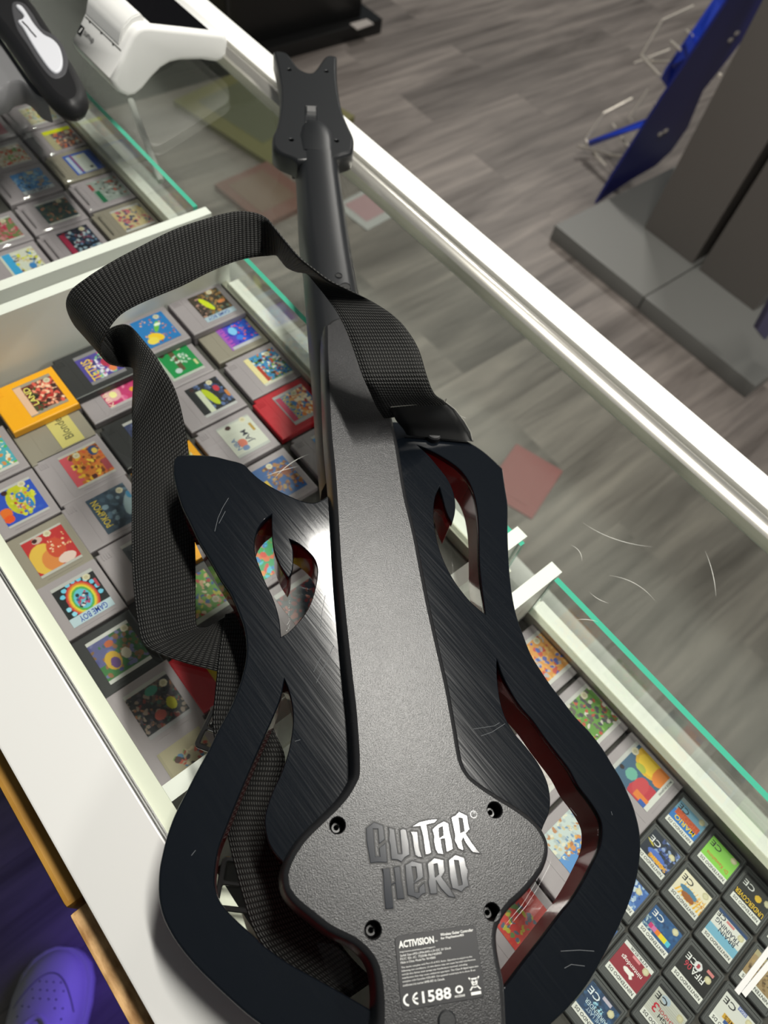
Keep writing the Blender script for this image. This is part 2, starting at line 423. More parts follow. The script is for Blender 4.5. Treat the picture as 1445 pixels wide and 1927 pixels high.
for a, b, zz in ((-0.0195, -0.0186, -0.003), (-0.0186, -0.0178, 0.0006), (-0.0178, -0.0170, -0.003), (-0.0170, -0.0164, 0.0006)):
    add_box(bm, X0, X1, a, b, GZ - 0.018, GZ + zz)
build('metal_channel', bm, mat('channel_metal', (0.55, 0.55, 0.53), 0.3, 0.7), t)
box_obj('back_rail', X0, X1, -0.0164, -0.0056, GZ - 0.02, GZ - 0.0065, M_cream, t)
box_obj('base_cabinet', X0, X1, -0.066, 0.525, 0.0, 0.50, M_white, t)
box_obj('back_panel', X0, X1, -0.066, -0.045, 0.50, GZ - 0.018, mat('dark_back_panel', (0.03, 0.02, 0.015), 0.6), t)
for xx in (X0, X1 - 0.02): box_obj('end_panel', xx, xx + 0.02, -0.045, 0.488, 0.50, GZ - 0.02, M_white, t)
bm = bmesh.new(); add_tube(bm, [py_(246, 190, 0.40), py_(303, 342, 0.36)], 0.0045, 8); build('strut', bm, M_white, t, True)

w1 = recenter(box_obj('drawer_front', -0.95, -0.0890, -0.0828, -0.0665, 0.62, 0.858, osb('varnished_board_edge', (0.34, 0.16, 0.015), (0.50, 0.26, 0.04), 60), None, 0.003))
tag(w1, 'smooth varnished brown board at the staff side of the counter, left of the gap', 'board')
w2 = recenter(box_obj('drawer_front', -0.0850, 0.80, -0.0828, -0.0665, 0.62, 0.858, osb('raw_chipboard_edge', (0.34, 0.17, 0.05), (0.75, 0.46, 0.20), 190), None, 0.002))
tag(w2, 'rough chipboard edge at the staff side of the counter, nearest the sneaker', 'board')

def drawer(xa, xb, label, ga, gb):
    t = thing('cartridge_tray', label, 'tray', ((xa + xb) / 2, 0.15, 0.755))
    box_obj('tray_floor', xa, xb, -0.032, 0.345, 0.755, 0.7665, M_cream, t)
    box_obj('liner', xa + 0.012, xb - 0.012, -0.023, 0.3185, 0.7665, 0.767, M_liner, t)
    box_obj('side_wall', xa, xa + 0.012, -0.032, 0.330, 0.7665, 0.85, M_wtrim, t)
    box_obj('side_wall', xb - 0.012, xb, -0.032, 0.330, 0.7665, 0.85, M_wtrim, t)
    box_obj('back_wall', xa + 0.012, xb - 0.012, -0.032, -0.023, 0.7665, 0.85, M_cream, t)
    box_obj('front_ledge', xa + 0.012, xb - 0.012, 0.3255, 0.340, 0.7665, 0.779, M_wtrim, t)
    box_obj('glass_channel', xa + 0.012, xb - 0.012, 0.3185, 0.3255, 0.7665, 0.783, mat('pale_metal_channel', (0.6, 0.58, 0.5), 0.35, 0.5), t)
    bm = bmesh.new()
    add_box(bm, ga, gb, 0.3195, 0.3245, 0.783, 0.8485, 0)
    for f in bm.faces:
        f.normal_update()
        if f.normal.z > 0.9 or abs(f.normal.x) > 0.9: f.material_index = 1
    build('front_glass', bm, [M_glass, M_teal], t)
    return t
drawer(-1.55, -0.583, 'far white tray of cartridges, under the barcode scanner', -1.54, -0.602)
drawer(-0.566, -0.104, 'middle white tray of cartridges, under the strap loop', -0.556, -0.101)
drawer(-0.075, 0.90, 'nearest white tray, holding small dark cartridges', -0.062, 0.89)

# ------------------------------------------------------------------ cartridges
R = random.Random(7)
def srgb(h):
    c = [int(h[i:i + 2], 16) / 255 for i in (0, 2, 4)]
    return tuple(((x + 0.055) / 1.055) ** 2.4 if x > 0.04045 else x / 12.92 for x in c)
GREY = srgb('9a9197')
def canvas(nx, ny, col): return np.ones((ny, nx, 3)) * np.array(srgb(col))
def el(c, x, y, rx, ry, col, a=0.0):
    ny, nx, _ = c.shape; X, Y = np.meshgrid((np.arange(nx) + .5) / nx, (np.arange(ny) + .5) / ny)
    ca, sa = math.cos(a), math.sin(a); dx, dy = X - x, Y - y
    c[(((dx * ca + dy * sa) / rx) ** 2 + ((-dx * sa + dy * ca) / ry) ** 2) < 1] = srgb(col)
def rc(c, x0, y0, x1, y1, col):
    ny, nx, _ = c.shape; c[int(y0 * ny):int(math.ceil(y1 * ny)), int(x0 * nx):int(math.ceil(x1 * nx))] = srgb(col)
def blobs(c, pal, n, r, box=(0, 0, 1, 1), seed=1):
    rr = random.Random(seed); r = r * 0.62
    for _ in range(int(n * 2.6)):
        el(c, rr.uniform(box[0], box[2]), rr.uniform(box[1], box[3]), rr.uniform(.4, 1) * r, rr.uniform(.3, 1) * r, rr.choice(pal), rr.uniform(0, 3))
def label_mesh(name, c, cx, cy, lx, ly, z, parent, texts=(), mat_=None):
    """c rows run along +x (photo: down), columns along +y (photo: right)"""
    ny, nx, _ = c.shape; bm = bmesh.new(); lay = bm.verts.layers.float_color.new('Col')
    g = []
    for j in range(ny):
        row = []
        for i in range(nx):
            v = bm.verts.new((cx - lx / 2 + lx * j / (ny - 1), cy - ly / 2 + ly * i / (nx - 1), z)); v[lay] = (*c[j, i], 1); row.append(v)
        g.append(row)
    for j in range(ny - 1):
        for i in range(nx - 1): bm.faces.new((g[j][i], g[j + 1][i], g[j + 1][i + 1], g[j][i + 1]))
    # texts: (string, mode, s0, s1, t0, t1, colour)  mode 'T' reads towards -x with its top towards -y; 'S' reads towards -y with its top towards +x
    for s, mode, s0, s1, t0, t1, col in texts:
        zz = z + 0.00012
        if mode == 'T':
            org = (cx - lx / 2 + lx * t1, cy - ly / 2 + ly * s1, zz)
            add_text(bm, s, org, (-1, 0, 0), (0, -1, 0), lx * (t1 - t0), ly * (s1 - s0), srgb(col), lay, 0, 0.01)
        else:
            org = (cx - lx / 2 + lx * t0, cy - ly / 2 + ly * s1, zz)
            add_text(bm, s, org, (0, -1, 0), (1, 0, 0), ly * (s1 - s0), lx * (t1 - t0), srgb(col), lay, 0, 0.01)
    # skirt gives the sticker its thickness
    e = [q for q in bm.edges if len(q.link_faces) == 1 and all(abs(v.co.z - z) < 1e-6 for v in q.verts)]
    return build(name, bm, mat_ or M_print, parent)
def cart_shell(name, cx, cy, zt, m, parent, th=0.0078):
    hx, hy = 0.0283, 0.0323
    bm = bmesh.new()
    xa, xb, ya, yb = cx - hx, cx + hx, cy - hy, cy + hy
    out = [(xa, yb), (xa, ya + 0.004), (xa + 0.004, ya + 0.004), (xa + 0.004, ya), (xb, ya), (xb, yb)]
    plate(bm, [Vector(q) for q in out], [], [(0.0006, zt - th), (0.0, zt - th + 0.0006), (0.0, zt - 0.0012), (0.0004, zt - 0.0003), (0.0013, zt)])
    # finger ridge lines near the top edge and side grooves
    for k in range(4): add_box(bm, xa + 0.006, xa + 0.012, ya + 0.004 + k * 0.0022, ya + 0.005 + k * 0.0022, zt - 0.0002, zt + 0.0004)
    add_box(bm, xa + 0.003, xb - 0.003, ya + 0.0142, ya + 0.0148, zt - 0.0002, zt + 0.0002)
    add_box(bm, xb - 0.0045, xb - 0.0040, yb - 0.040, yb - 0.008, zt - 0.0002, zt + 0.00025)
    return build(name, bm, m, parent)
CARTM = {'grey': mat('cartridge_grey', GREY, 0.5, bump=(1200, 0.08, 0.0005)), 'yellow': mat('cartridge_yellow', srgb('f2a800'), 0.42),
         'black': mat('cartridge_black', (0.022, 0.022, 0.024), 0.4), 'red': mat('cartridge_red', srgb('b01224'), 0.4), 'tan': mat('cartridge_aged_grey', srgb('8c8478'), 0.5)}
def gb(x, y, kind, label, draw, texts=(), raised=0, case=False, group='game cartridges laid in the drawers', paper=True):
    zt = 0.7752 + 0.0085 * raised
    cy = y - 0.0075
    t = thing('game_cartridge', label, 'game cartridge', (x, cy, zt - 0.0078), group)
    cart_shell('shell', x, cy, zt, CARTM[kind], t)
    c = canvas(64, 72, 'b9b6b4')
    if draw: draw(c)
    if paper: label_mesh('label', c, x, y, 0.0415, 0.0365, zt + 0.0003, t, texts)
    if case:
        bm = bmesh.new(); hx, hy = 0.0284, 0.033
        plate(bm, rrect(x - hx, x + hx, cy - hy, cy + hy, 0.004), [], [(0, zt + 0.0006), (0, zt + 0.0018), (0.001, zt + 0.0026)], bottom=False)
        for k in (-1, 1): add_box(bm, x - 0.018, x + 0.018, cy - 0.026 + (0 if k < 0 else 0.0), cy - 0.0245, zt + 0.0026, zt + 0.0032)
        build('clear_case', bm, M_case, t, True)
    return t
def seal(c, x, y): el(c, x, y, .085, .075, 'cfc7ae'); el(c, x, y, .05, .042, 'b9b090')
def strip(c): rc(c, 0, 0, 1, .07, 'b9b7b6'); rc(c, 0, .93, 1, 1, 'c4c2c0')

def d_yellow(c):
    c[:] = srgb('9a8f80'); rc(c, 0, .05, .2, .95, 'e0b69a'); rc(c, .2, .1, 1, .9, '6b2a22'); blobs(c, ['b52a24', 'd8584a', 'e8987a', '3a1c18', 'f0c8a8'], 40, .11, (.4, .12, .97, .88), 3)
    blobs(c, ['1c1412', '3d4a28', '7a3024'], 16, .1, (.22, .12, .5, .88), 4); seal(c, .85, .17)
def d_tet(c):
    c[:] = srgb('7d7a80'); rc(c, 0, .12, 1, .88, '4a3f92'); blobs(c, ['6a52b0', '2f2d70', 'd9d4e6', '7bb58a', '9c60b8', 'b84070'], 34, .12, (.25, .15, .97, .85), 5)
    el(c, .7, .5, .16, .14, 'a82848'); el(c, .74, .74, .1, .1, 'd87848'); el(c, .72, .2, .1, .06, '6fb68a')
def d_yoshi(c):
    c[:] = srgb('1672b8'); blobs(c, ['c8794a', 'd8945c', '8f3c2a', 'e0a878', 'b05a38'], 15, .055, (.15, .08, .95, .95), 8)
    el(c, .38, .72, .22, .13, 'e8c01c', .5); el(c, .24, .80, .16, .12, 'e6cf4a'); el(c, .58, .42, .07, .2, '5fae3a', .6); el(c, .64, .36, .1, .05, 'dfe8d0'); seal(c, .76, .12)
def d_dk(c):
    c[:] = srgb('3a3228'); blobs(c, ['6f5434', '8b6a3c', '2c2a20', 'a07a48', '5a6a5c'], 40, .1, (.3, .03, 1, .8), 9); blobs(c, ['b08878', '5c4640', '242020'], 18, .08, (0, .02, .3, .85), 10)
    el(c, .38, .42, .09, .28, 'c8d418', -.35); el(c, .82, .5, .12, .06, 'c07848'); rc(c, 0, .82, 1, 1, 'a9bccb'); seal(c, .7, .08)
def d_tetb(c):
    c[:] = srgb('2446c8'); ny, nx, _ = c.shape
    X = np.linspace(0, 1, nx)[None, :, None]; Y = np.linspace(0, 1, ny)[:, None, None]; w = np.clip(1 - X * 2.2 + Y * .3, 0, 1); c[:] = c * (1 - w) + np.array(srgb('7a3cb0')) * w
    blobs(c, ['3a78e0', '1c34a8', '2c58d0'], 20, .14, (.3, .05, .95, .85), 11); el(c, .42, .42, .12, .14, '7cc0f0')
    blobs(c, ['d85a50', 'e06848', '2a8a50', 'c85090'], 11, .06, (.5, .05, 1, .85), 12); rc(c, 0, .9, 1, 1, 'b9b9c4'); rc(c, 0, 0, .05, 1, '9a60b8'); seal(c, .66, .06)
def d_green(c):
    c[:] = srgb('0f8a45'); rc(c, 0, 0, .07, 1, 'a9b5a8'); rc(c, 0, .92, 1, 1, 'b8bdb6'); rc(c, .40, .12, .52, .78, '5c4a30'); blobs(c, ['b8d0c0', 'd0d8cc', '7fb09a'], 10, .08, (.3, .25, .8, .6), 13)
    el(c, .33, .75, .1, .08, 'b8c8c8'); rc(c, .86, .62, .93, .78, 'c8c890'); el(c, .2, .12, .08, .07, '3a241c'); seal(c, .72, .08)
def d_pink(c):
    c[:] = srgb('c43a72'); blobs(c, ['d85a90', 'b02858', 'e884a8', 'c83068'], 24, .12, (0, 0, 1, 1), 14); el(c, .45, .32, .17, .16, 'e8c820'); el(c, .28, .62, .2, .2, 'e0a8b0'); el(c, .28, .62, .1, .1, 'f0e8a0')
    el(c, .62, .1, .12, .07, '4a90b8'); el(c, .8, .7, .08, .07, 'e0a030'); rc(c, 0, .93, 1, 1, 'b8b0b4')
def d_multi(c):
    c[:] = srgb('d9cfa0'); rc(c, .12, 0, 1, 1, '3c86b8'); blobs(c, ['b8522c', '4c7c34', 'dcd8c8', '1c4c98', 'c86838', '88a848', 'e0e0d8', '3a2a20'], 60, .085, (.15, .03, 1, .92), 15)
    rc(c, 0, 0, .16, 1, 'dccf9c'); rc(c, 0, .93, 1, 1, 'c8c6bc'); rc(c, .18, .35, .27, .88, 'a83828'); el(c, .42, .22, .07, .06, '2a1a18'); seal(c, .72, .12)
def d_oval(c):
    c[:] = srgb('23252c'); blobs(c, ['3a4a70', '2c3860', '14161c', '586c98'], 22, .12, (.3, 0, 1, .9), 16); rc(c, 0, 0, .15, 1, '1a1c20'); rc(c, .22, .2, .36, .95, 'c8cdb8'); el(c, .5, .5, .1, .32, 'aebc20', -.25)
    el(c, .78, .33, .08, .1, 'b83040'); el(c, .95, .6, .05, .12, 'c07838'); rc(c, 0, .93, 1, 1, 'b6b6b8'); el(c, .18, .1, .06, .05, '3a1c1c'); seal(c, .72, .1)
def d_lion(c):
    c[:] = srgb('c8742c'); rc(c, 0, 0, .25, 1, 'c8505c'); blobs(c, ['d8a828', 'b86a20', 'e0c040', '8c4c1c', 'c85830', '6a3418'], 46, .1, (.2, .03, 1, .95), 17)
    el(c, .83, .22, .12, .14, '2c4470'); el(c, .86, .24, .07, .08, 'd8b850'); rc(c, .84, .55, 1, .85, 'a04048'); rc(c, 0, 0, 1, .06, 'b4b0ac'); rc(c, 0, .94, 1, 1, 'b4b0ac'); el(c, .5, .86, .07, .06, '4a1c18'); seal(c, .42, .16)
def d_redp(c):
    c[:] = srgb('8e8c90'); rc(c, .06, .1, 1, .9, '3f78b0'); rc(c, .06, .1, .2, .9, 'b83858'); blobs(c, ['d87a38', 'e8c8a0', 'b02c28', 'e0a060', 'f0e0c8'], 40, .11, (.42, .1, 1, .88), 18); rc(c, 0, .9, 1, 1, 'a6a4a6'); rc(c, 0, 0, 1, .08, 'a6a4a6'); seal(c, .62, .16)
def d_nba(c):
    c[:] = srgb('c4c6bc'); el(c, .36, .66, .13, .12, 'c8705c'); el(c, .36, .82, .1, .07, '6a80a8'); el(c, .3, .12, .08, .06, '3c1c1c'); rc(c, .84, .25, .9, .5, 'a8883c'); rc(c, 0, .93, 1, 1, 'aeb0ae'); rc(c, 0, 0, 1, .05, 'aeb0ae'); seal(c, .78, .08)
def d_yb(c):
    c[:] = srgb('2c5690'); blobs(c, ['8c5c30', '6a4028', 'a88850', '3a68a0', '70382c', 'a07040'], 40, .1, (.3, .1, 1, .9), 20); rc(c, 0, .4, .2, .9, 'c8a828'); el(c, .78, .4, .13, .13, '8c4c30'); seal(c, .5, .1)
def d_dragon(c):
    c[:] = srgb('2a4cb4'); el(c, .55, .45, .3, .4, 'b8b828'); blobs(c, ['c8c838', 'a8b030', '3458b8'], 14, .1, (.35, .1, .9, .85), 21); el(c, .58, .4, .1, .14, '2478b0'); el(c, .7, .62, .07, .16, '2878b8'); blobs(c, ['c87850', 'b04030', 'd8b890'], 12, .06, (.4, .25, .75, .8), 22)
    el(c, .12, .62, .14, .14, 'd86a24'); el(c, .12, .78, .12, .1, 'd8501c'); el(c, .32, .13, .07, .06, '3a1c1c'); rc(c, 0, 0, 1, .06, 'b4b2b2'); rc(c, 0, .94, 1, 1, 'b4b2b2'); seal(c, .76, .1)
def d_silver(c):
    c[:] = srgb('39495a'); blobs(c, ['4a5c6c', '2c3a4a', '8098a8', '5c7488', '44586a'], 30, .13, (.2, 0, 1, 1), 23); el(c, .85, .55, .14, .3, '90a4ac', .5); el(c, .95, .35, .06, .1, '3c80a8'); seal(c, .82, .15)
def d_redball(c):
    c[:] = srgb('b42e30'); el(c, .3, .62, .33, .38, 'd8b048'); el(c, .42, .72, .22, .26, 'd08040'); el(c, .62, .5, .2, .25, 'c04830'); el(c, .72, .82, .2, .12, 'd8c0b8'); el(c, .35, .14, .12, .08, 'c0a8a0'); el(c, .3, .13, .06, .05, '3c1414')
    blobs(c, ['e0b080', 'e8c8b0', 'c85040'], 9, .05, (.5, .2, .95, .6), 24); rc(c, 0, 0, 1, .05, 'b4b2ae'); rc(c, 0, .94, 1, 1, 'b4b2ae'); seal(c, .62, .1)
def d_rainbow(c):
    c[:] = srgb('16181c')
    for r_, k in ((.42, 'c03838'), (.37, 'd88030'), (.33, 'd8c838'), (.28, '50a850'), (.23, '60b8d0')): el(c, .5, .52, r_ * .8, r_, k)
    blobs(c, ['a85888', '385888', 'd8d0d8', 'b03850', '282838'], 14, .07, (.38, .38, .62, .66), 25)
    for k in range(9):
        a = math.radians(-150 + k * 20); el(c, .5 + .40 * math.cos(a), .5 + .43 * math.sin(a), .055, .05, '6cc0e0')
    for k in range(5):
        a = math.radians(170 - k * 22); el(c, .48 + .36 * math.cos(a), .52 + .4 * math.sin(a), .055, .05, '8cd0e8')
    rc(c, 0, 0, 1, .07, 'b4b4b4'); rc(c, 0, .80, 1, 1, 'b4c8d4'); rc(c, .9, .25, .95, .45, 'b04050'); seal(c, .80, .14)
def d_pgreen(c):
    c[:] = srgb('585a88'); rc(c, .5, .05, 1, .95, '2c5c34'); rc(c, 0, .6, .6, .95, '38703c'); blobs(c, ['6a6c98', '484a80', '7a5a38', '3c6c3c', '8a6040'], 34, .11, (0, .1, 1, .85), 26); el(c, .32, .6, .17, .2, 'c09a30'); el(c, .34, .66, .1, .12, '5c3c78')
    el(c, .62, .6, .1, .12, 'c8c0b0'); el(c, .42, .25, .1, .07, 'b05c38'); rc(c, 0, 0, 1, .08, 'c2c2c0'); rc(c, 0, .93, 1, 1, 'c2c2c0'); seal(c, .86, .14)
def d_dark(c):
    c[:] = srgb('2a2a30'); blobs(c, ['5c4a44', '8a7a70', '3c5c54', '7a3430', '1c1c22', '4c4450', '8c5c40'], 60, .085, (0, .05, 1, .92), 27); el(c, .76, .62, .1, .13, 'b4b020'); el(c, .55, .2, .14, .09, '3a8070'); el(c, .45, .7, .12, .1, 'a85048'); rc(c, 0, 0, 1, .07, 'a8a8a6'); rc(c, 0, .93, 1, 1, '9c9aa0'); seal(c, .84, .2)
def d_beige(c):
    c[:] = srgb('a89e84'); blobs(c, ['b8503c', 'a04438', '4a78a0', 'c8b89c', '6c8c50', '3c3030'], 26, .09, (.25, .25, .95, .8), 28); el(c, .3, .3, .07, .06, '4c2c28'); rc(c, 0, 0, .06, 1, '9c947c')
def d_hole1(c):
    c[:] = srgb('2c9c60'); blobs(c, ['d86838', '2c80c0', '30a050', 'e08840', 'd04030', '40b8d0'], 40, .13, (0, 0, 1, 1), 29)
def d_hole2(c):
    c[:] = srgb('303c48'); blobs(c, ['7c2c34', '283848', 'a05850', '1c2430', '8c3038'], 34, .12, (0, 0, 1, 1), 30); rc(c, 0, 0, 1, .1, 'b0b0b0'); el(c, .2, .2, .06, .06, '2a1414')
def d_greenb(c):
    c[:] = srgb('5c9c34'); blobs(c, ['c8c038', '78b040', 'b83c34', '2c5c98', 'd8a880', 'e0d8b0', '3c7c2c'], 46, .1, (0, 0, 1, .9), 31); rc(c, 0, .9, 1, 1, 'b4bcb0'); seal(c, .8, .72)
def d_plain(seed, base, pal, extra=None):
    def f(c):
        c[:] = srgb(base); blobs(c, pal, 44, .1, (.05, .05, 1, .95), seed); strip(c)
        if extra: extra(c)
        seal(c, .75, .15)
    return f

K = 0.001
L_ = [
 (-511, 88, 'yellow', 'bright yellow cartridge with a red picture label, against the far drawer wall', d_yellow, [('LAND', 'T', .2, .36, .14, .72, 'e8e070')], 1),
 (-516, 152, 'black', 'black cartridge with a purple label and yellow title, right of the bright yellow one', d_tet, [('TETRIS', 'T', .1, .36, .2, .9, 'e8c040')], 1),
 (-529, 222, 'grey', 'raised grey cartridge with a sky blue label and round yellow lettering', d_yoshi, [], 1),
 (-530, 291, 'grey', 'raised grey cartridge with a brown jungle label beside the metal drawer channel', d_dk, [('GAME BOY', 'S', .08, .8, .85, .97, '2c4c9c')], 1),
 (-489, 295, 'tan', 'aged grey cartridge with a blue and violet label', d_tetb, [('TETRIS', 'T', .06, .2, .15, .9, 'c85cc0')], 0),
 (-485, 222, 'grey', 'grey cartridge with a plain green label and a brown vertical title', d_green, [], 0),
 (-487, 154, 'grey', 'grey cartridge with a bright pink label and yellow round shape', d_pink, [('KIRBY', 'T', .02, .16, .35, .95, 'f0d8c0')], 0),
 (-430, 296, 'grey', 'grey cartridge with a crowded multicoloured label and cream border', d_multi, [], 0),
 (-428, 224, 'grey', 'grey cartridge with a black label crossed by a yellow-green oval', d_oval, [], 0),
 (-424, 153, 'black', 'black cartridge half hidden behind the hanging strap', d_plain(40, '3c4468', ['4a5480', '2c3458', '606c98']), [], 0),
 (-421, 86, 'grey', 'grey cartridge with an orange and yellow label and reddish left band', d_lion, [], 0),
 (-476, 20, 'grey', 'grey cartridge with a teal and orange label at the left edge of the photo', d_plain(41, '4aa0b0', ['50b050', 'c88848', 'e0d8c0', '50a8b8']), [], 0),
 (-372, 292, 'red', 'bright red cartridge with an orange creature label', d_redp, [('POKéMON', 'T', .2, .38, .12, .88, 'd8b838')], 0),
 (-369, 223, 'grey', 'grey cartridge with a pale silver label and small red ball', d_nba, [('NBA', 'T', .12, .26, .45, .8, '4c6c9c'), ('JAM', 'T', .5, .72, .35, .75, '50505c')], 0),
 (-366, 153, 'yellow', 'yellow cartridge showing between the strap and the guitar horn', d_plain(42, 'c8a030', ['d8d0a0', '70903c', 'c88c30']), [], 0),
 (-365, 84, 'grey', 'grey cartridge with a dark slate label and yellow title, left of the strap', d_silver, [('POKéMON', 'T', .06, .24, .1, .85, 'c8b040')], 0),
 (-417, 20, 'grey', 'grey cartridge with a blue and yellow label and orange lettering blob', d_dragon, [], 0),
 (-310, 295, 'grey', 'grey cartridge with a light blue label under the guitar neck', d_plain(43, '5c90d0', ['6ca0d8', '3c68b0']), [], 0),
 (-308, 223, 'grey', 'grey cartridge with a blue and brown label behind the left horn notch', d_yb, [], 0),
 (-307, 153, 'yellow', 'yellow cartridge seen in the narrow gap left of the guitar body', d_plain(44, 'c8a030', ['d8b040']), [], 0),
 (-307, 86, 'grey', 'grey cartridge mostly covered by the hanging strap, with a dark label', d_plain(45, '4c5058', ['5c6068', '3c4048']), [], 0),
 (-358, 20, 'tan', 'aged grey cartridge with a red label and large yellow disc', d_redball, [], 0),
 (-303, 20, 'grey', 'grey cartridge with a black label and rainbow arc', d_rainbow, [('GAME BOY', 'S', .2, .86, .83, .97, '2c4cac')], 0),
 (-249, 166, 'grey', 'grey cartridge with a green and orange label seen through the left flame cut-out', d_hole1, [], 0),
 (-247, 96, 'black', 'black cartridge with a leafy green label between strap and guitar', d_greenb, [], 0),
 (-244, 20, 'black', 'black cartridge with a purple and green label near the white counter edge', d_pgreen, [], 0),
 (-190, 166, 'grey', 'grey cartridge with a dark red label seen at the foot of the flame cut-out', d_hole2, [], 0),
 (-189, 86, 'red', 'red cartridge peeking out under the strap fold', d_plain(46, 'b8a030', ['c8b040']), [], 0),
 (-188, 22, 'grey', 'grey cartridge with a dark crowded label and small yellow star', d_dark, [], 0),
 (-134, 20, 'grey', 'grey cartridge with a worn beige label at the near end of the middle drawer', d_beige, [], 0),
 (-134, 88, 'grey', 'grey cartridge under the left arm of the guitar body', d_plain(47, '7c7870', ['8c8880']), [], 0),
 (-249, 295, 'grey', 'grey cartridge with a pale label under the right flame cut-out', d_plain(48, 'b0ac9c', ['c8c4b0', 'c8b850', 'a0a8a8']), [], 0),
 # far drawer
 (-1004, 296, 'grey', 'grey cartridge with an orange figure label beside the scanner handle', d_plain(50, 'a88870', ['c8886c', '9c6c54', 'd0b0a0', '5c6c90']), [], 0, True),
 (-943, 296, 'grey', 'grey cartridge with a cream label of tiny pictures, at the scanner nose', d_plain(51, 'c4bca0', ['b0a888', '9ab0b8', 'a87c68', 'd0c8b0', 'b8b050', '8c9c90']), [], 0, True),
 (-884, 297, 'grey', 'cased cartridge with a yellow strip along its dark label', None, [], 0, True),
 (-828, 297, 'tan', 'cased cartridge with a blue label and white box in its middle', None, [], 0, True),
 (-768, 297, 'grey', 'cased cartridge with a grey label and dark green corner', None, [], 0, True),
 (-708, 295, 'tan', 'cased cartridge with a faded cream and pink label, beside the far drawer corner', d_plain(52, 'c0b088', ['b85c70', 'c8a870', '4c5c80', 'd0c090', 'a84858', '3c4860']), [], 0, True),
 (-940, 228, 'grey', 'grey cartridge with a pink label at the left edge of the far drawer', d_plain(53, 'a85060', ['b86070', 'c89098']), [], 0, True),
 (-880, 228, 'grey', 'cased cartridge with a red and green label on white', d_plain(54, 'c8b8a0', ['c86038', '6ca850', 'd8d4c8', 'd84830', 'e0d8c8']), [], 0, True),
 (-822, 228, 'grey', 'cased cartridge with a light blue map label and white lettering strip', None, [('GAME BOY', 'S', .1, .85, .85, .98, '3c4c78')], 0, True),
 (-760, 228, 'grey', 'cased cartridge with a murky green and brown label', d_plain(55, '3c4c4c', ['5c5c4c', '2c3c48', 'a07058', '4c6458']), [], 0, True),
 (-702, 226, 'grey', 'cased cartridge with a black label and crimson title band', None, [], 0, True),
 (-757, 160, 'grey', 'cased cartridge with a pink and green label at the left photo edge', d_plain(57, '6a7a4c', ['b86c70', 'a85c60', 'c08888', 'b0304c']), [], 0, True),
 (-698, 158, 'grey', 'grey cartridge with a sky blue band and white picture label, by the drawer wall', None, [], 0, False),
 # near drawer
 (-25, 300, 'grey', 'grey cartridge with an orange and red label at the near drawer corner', d_plain(60, 'cc8a3c', ['d89848', 'c04838', '4c58a0', 'a8a4a8', 'd8a860']), [], 0),
 (35, 298, 'grey', 'grey cartridge with a green and red label along the near drawer glass', d_plain(61, '5c8c38', ['b04838', '5c5450', '78a848', 'c8c0b8', '3c3c48']), [], 0),
 (95, 296, 'grey', 'grey cartridge with a red, blue and glowing yellow label', None, [], 0),
 (35, 230, 'grey', 'grey cartridge under the right lobe of the guitar body', d_plain(62, 'b0a8a8', ['c0b8b8']), [], 0),
 (95, 214, 'grey', 'grey cartridge with a blue and orange label inside the right cut-out', None, [], 0),
 (100, 146, 'grey', 'grey cartridge with a bright red label at the foot of the right cut-out', None, [], 0),
]
def e_yel(c): 
    c[:] = srgb('6c5a58'); blobs(c, ['c87850', '2c3050', 'd0a080', 'a8b0a8', '3a3a5c', 'b86040'], 36, .1, (.25, .2, 1, .95), 70); rc(c, 0, .0, .22, 1, 'a8a080'); rc(c, .05, 0, 1, .18, 'cfd218'); seal(c, .8, .28)
def e_blue(c):
    c[:] = srgb('3c58a8'); rc(c, .3, .1, .72, .95, 'b8bcb8'); rc(c, .08, .1, .2, .95, 'a8b4c8'); rc(c, .24, .05, .28, .9, '8c3c5c'); el(c, .62, .78, .06, .05, '141414'); el(c, .5, .2, .08, .07, 'c8c0a0')
def e_grey(c):
    c[:] = srgb('8c9490'); blobs(c, ['7c8480', '3c4440', 'a8b0ac', '5c6460', '9c5040'], 30, .1, (.25, .05, 1, .85), 71); rc(c, .05, .45, .2, 1, '1c6444'); rc(c, 0, .1, .1, .4, '904040')
def e_map(c):
    c[:] = srgb('4c84bc'); blobs(c, ['3c74b0', '6c9cc8', '8cb0cc', 'a08c78', 'b0a898'], 26, .12, (.25, 0, 1, .8), 72); blobs(c, ['3c4c60', 'a8bcc8', '7c94a8'], 16, .07, (0, .2, .35, .85), 73); rc(c, 0, .84, 1, 1, 'c8ccd0'); seal(c, .62, .12)
def e_crim(c):
    c[:] = srgb('1c2430'); blobs(c, ['5c7c9c', '8ca0b0', '3c3444', '2c4460', 'a8b4bc', '6c3c50'], 36, .11, (.22, .1, 1, .95), 74); rc(c, .04, .1, .2, .98, '9c2c48'); el(c, .2, .1, .06, .06, '6c2030'); seal(c, .78, .12)
def e_sky(c):
    c[:] = srgb('c8c8bc'); rc(c, .08, .02, .3, 1, '3c9cd0'); blobs(c, ['6c3c40', 'c8b888', '4c5860', '4c88c0', 'd8d4c8', 'b8a478', 'c8c840'], 40, .09, (.32, .05, 1, .95), 75); el(c, .5, .66, .12, .2, 'c8ccc0'); el(c, .68, .72, .1, .12, '3c7cb8')
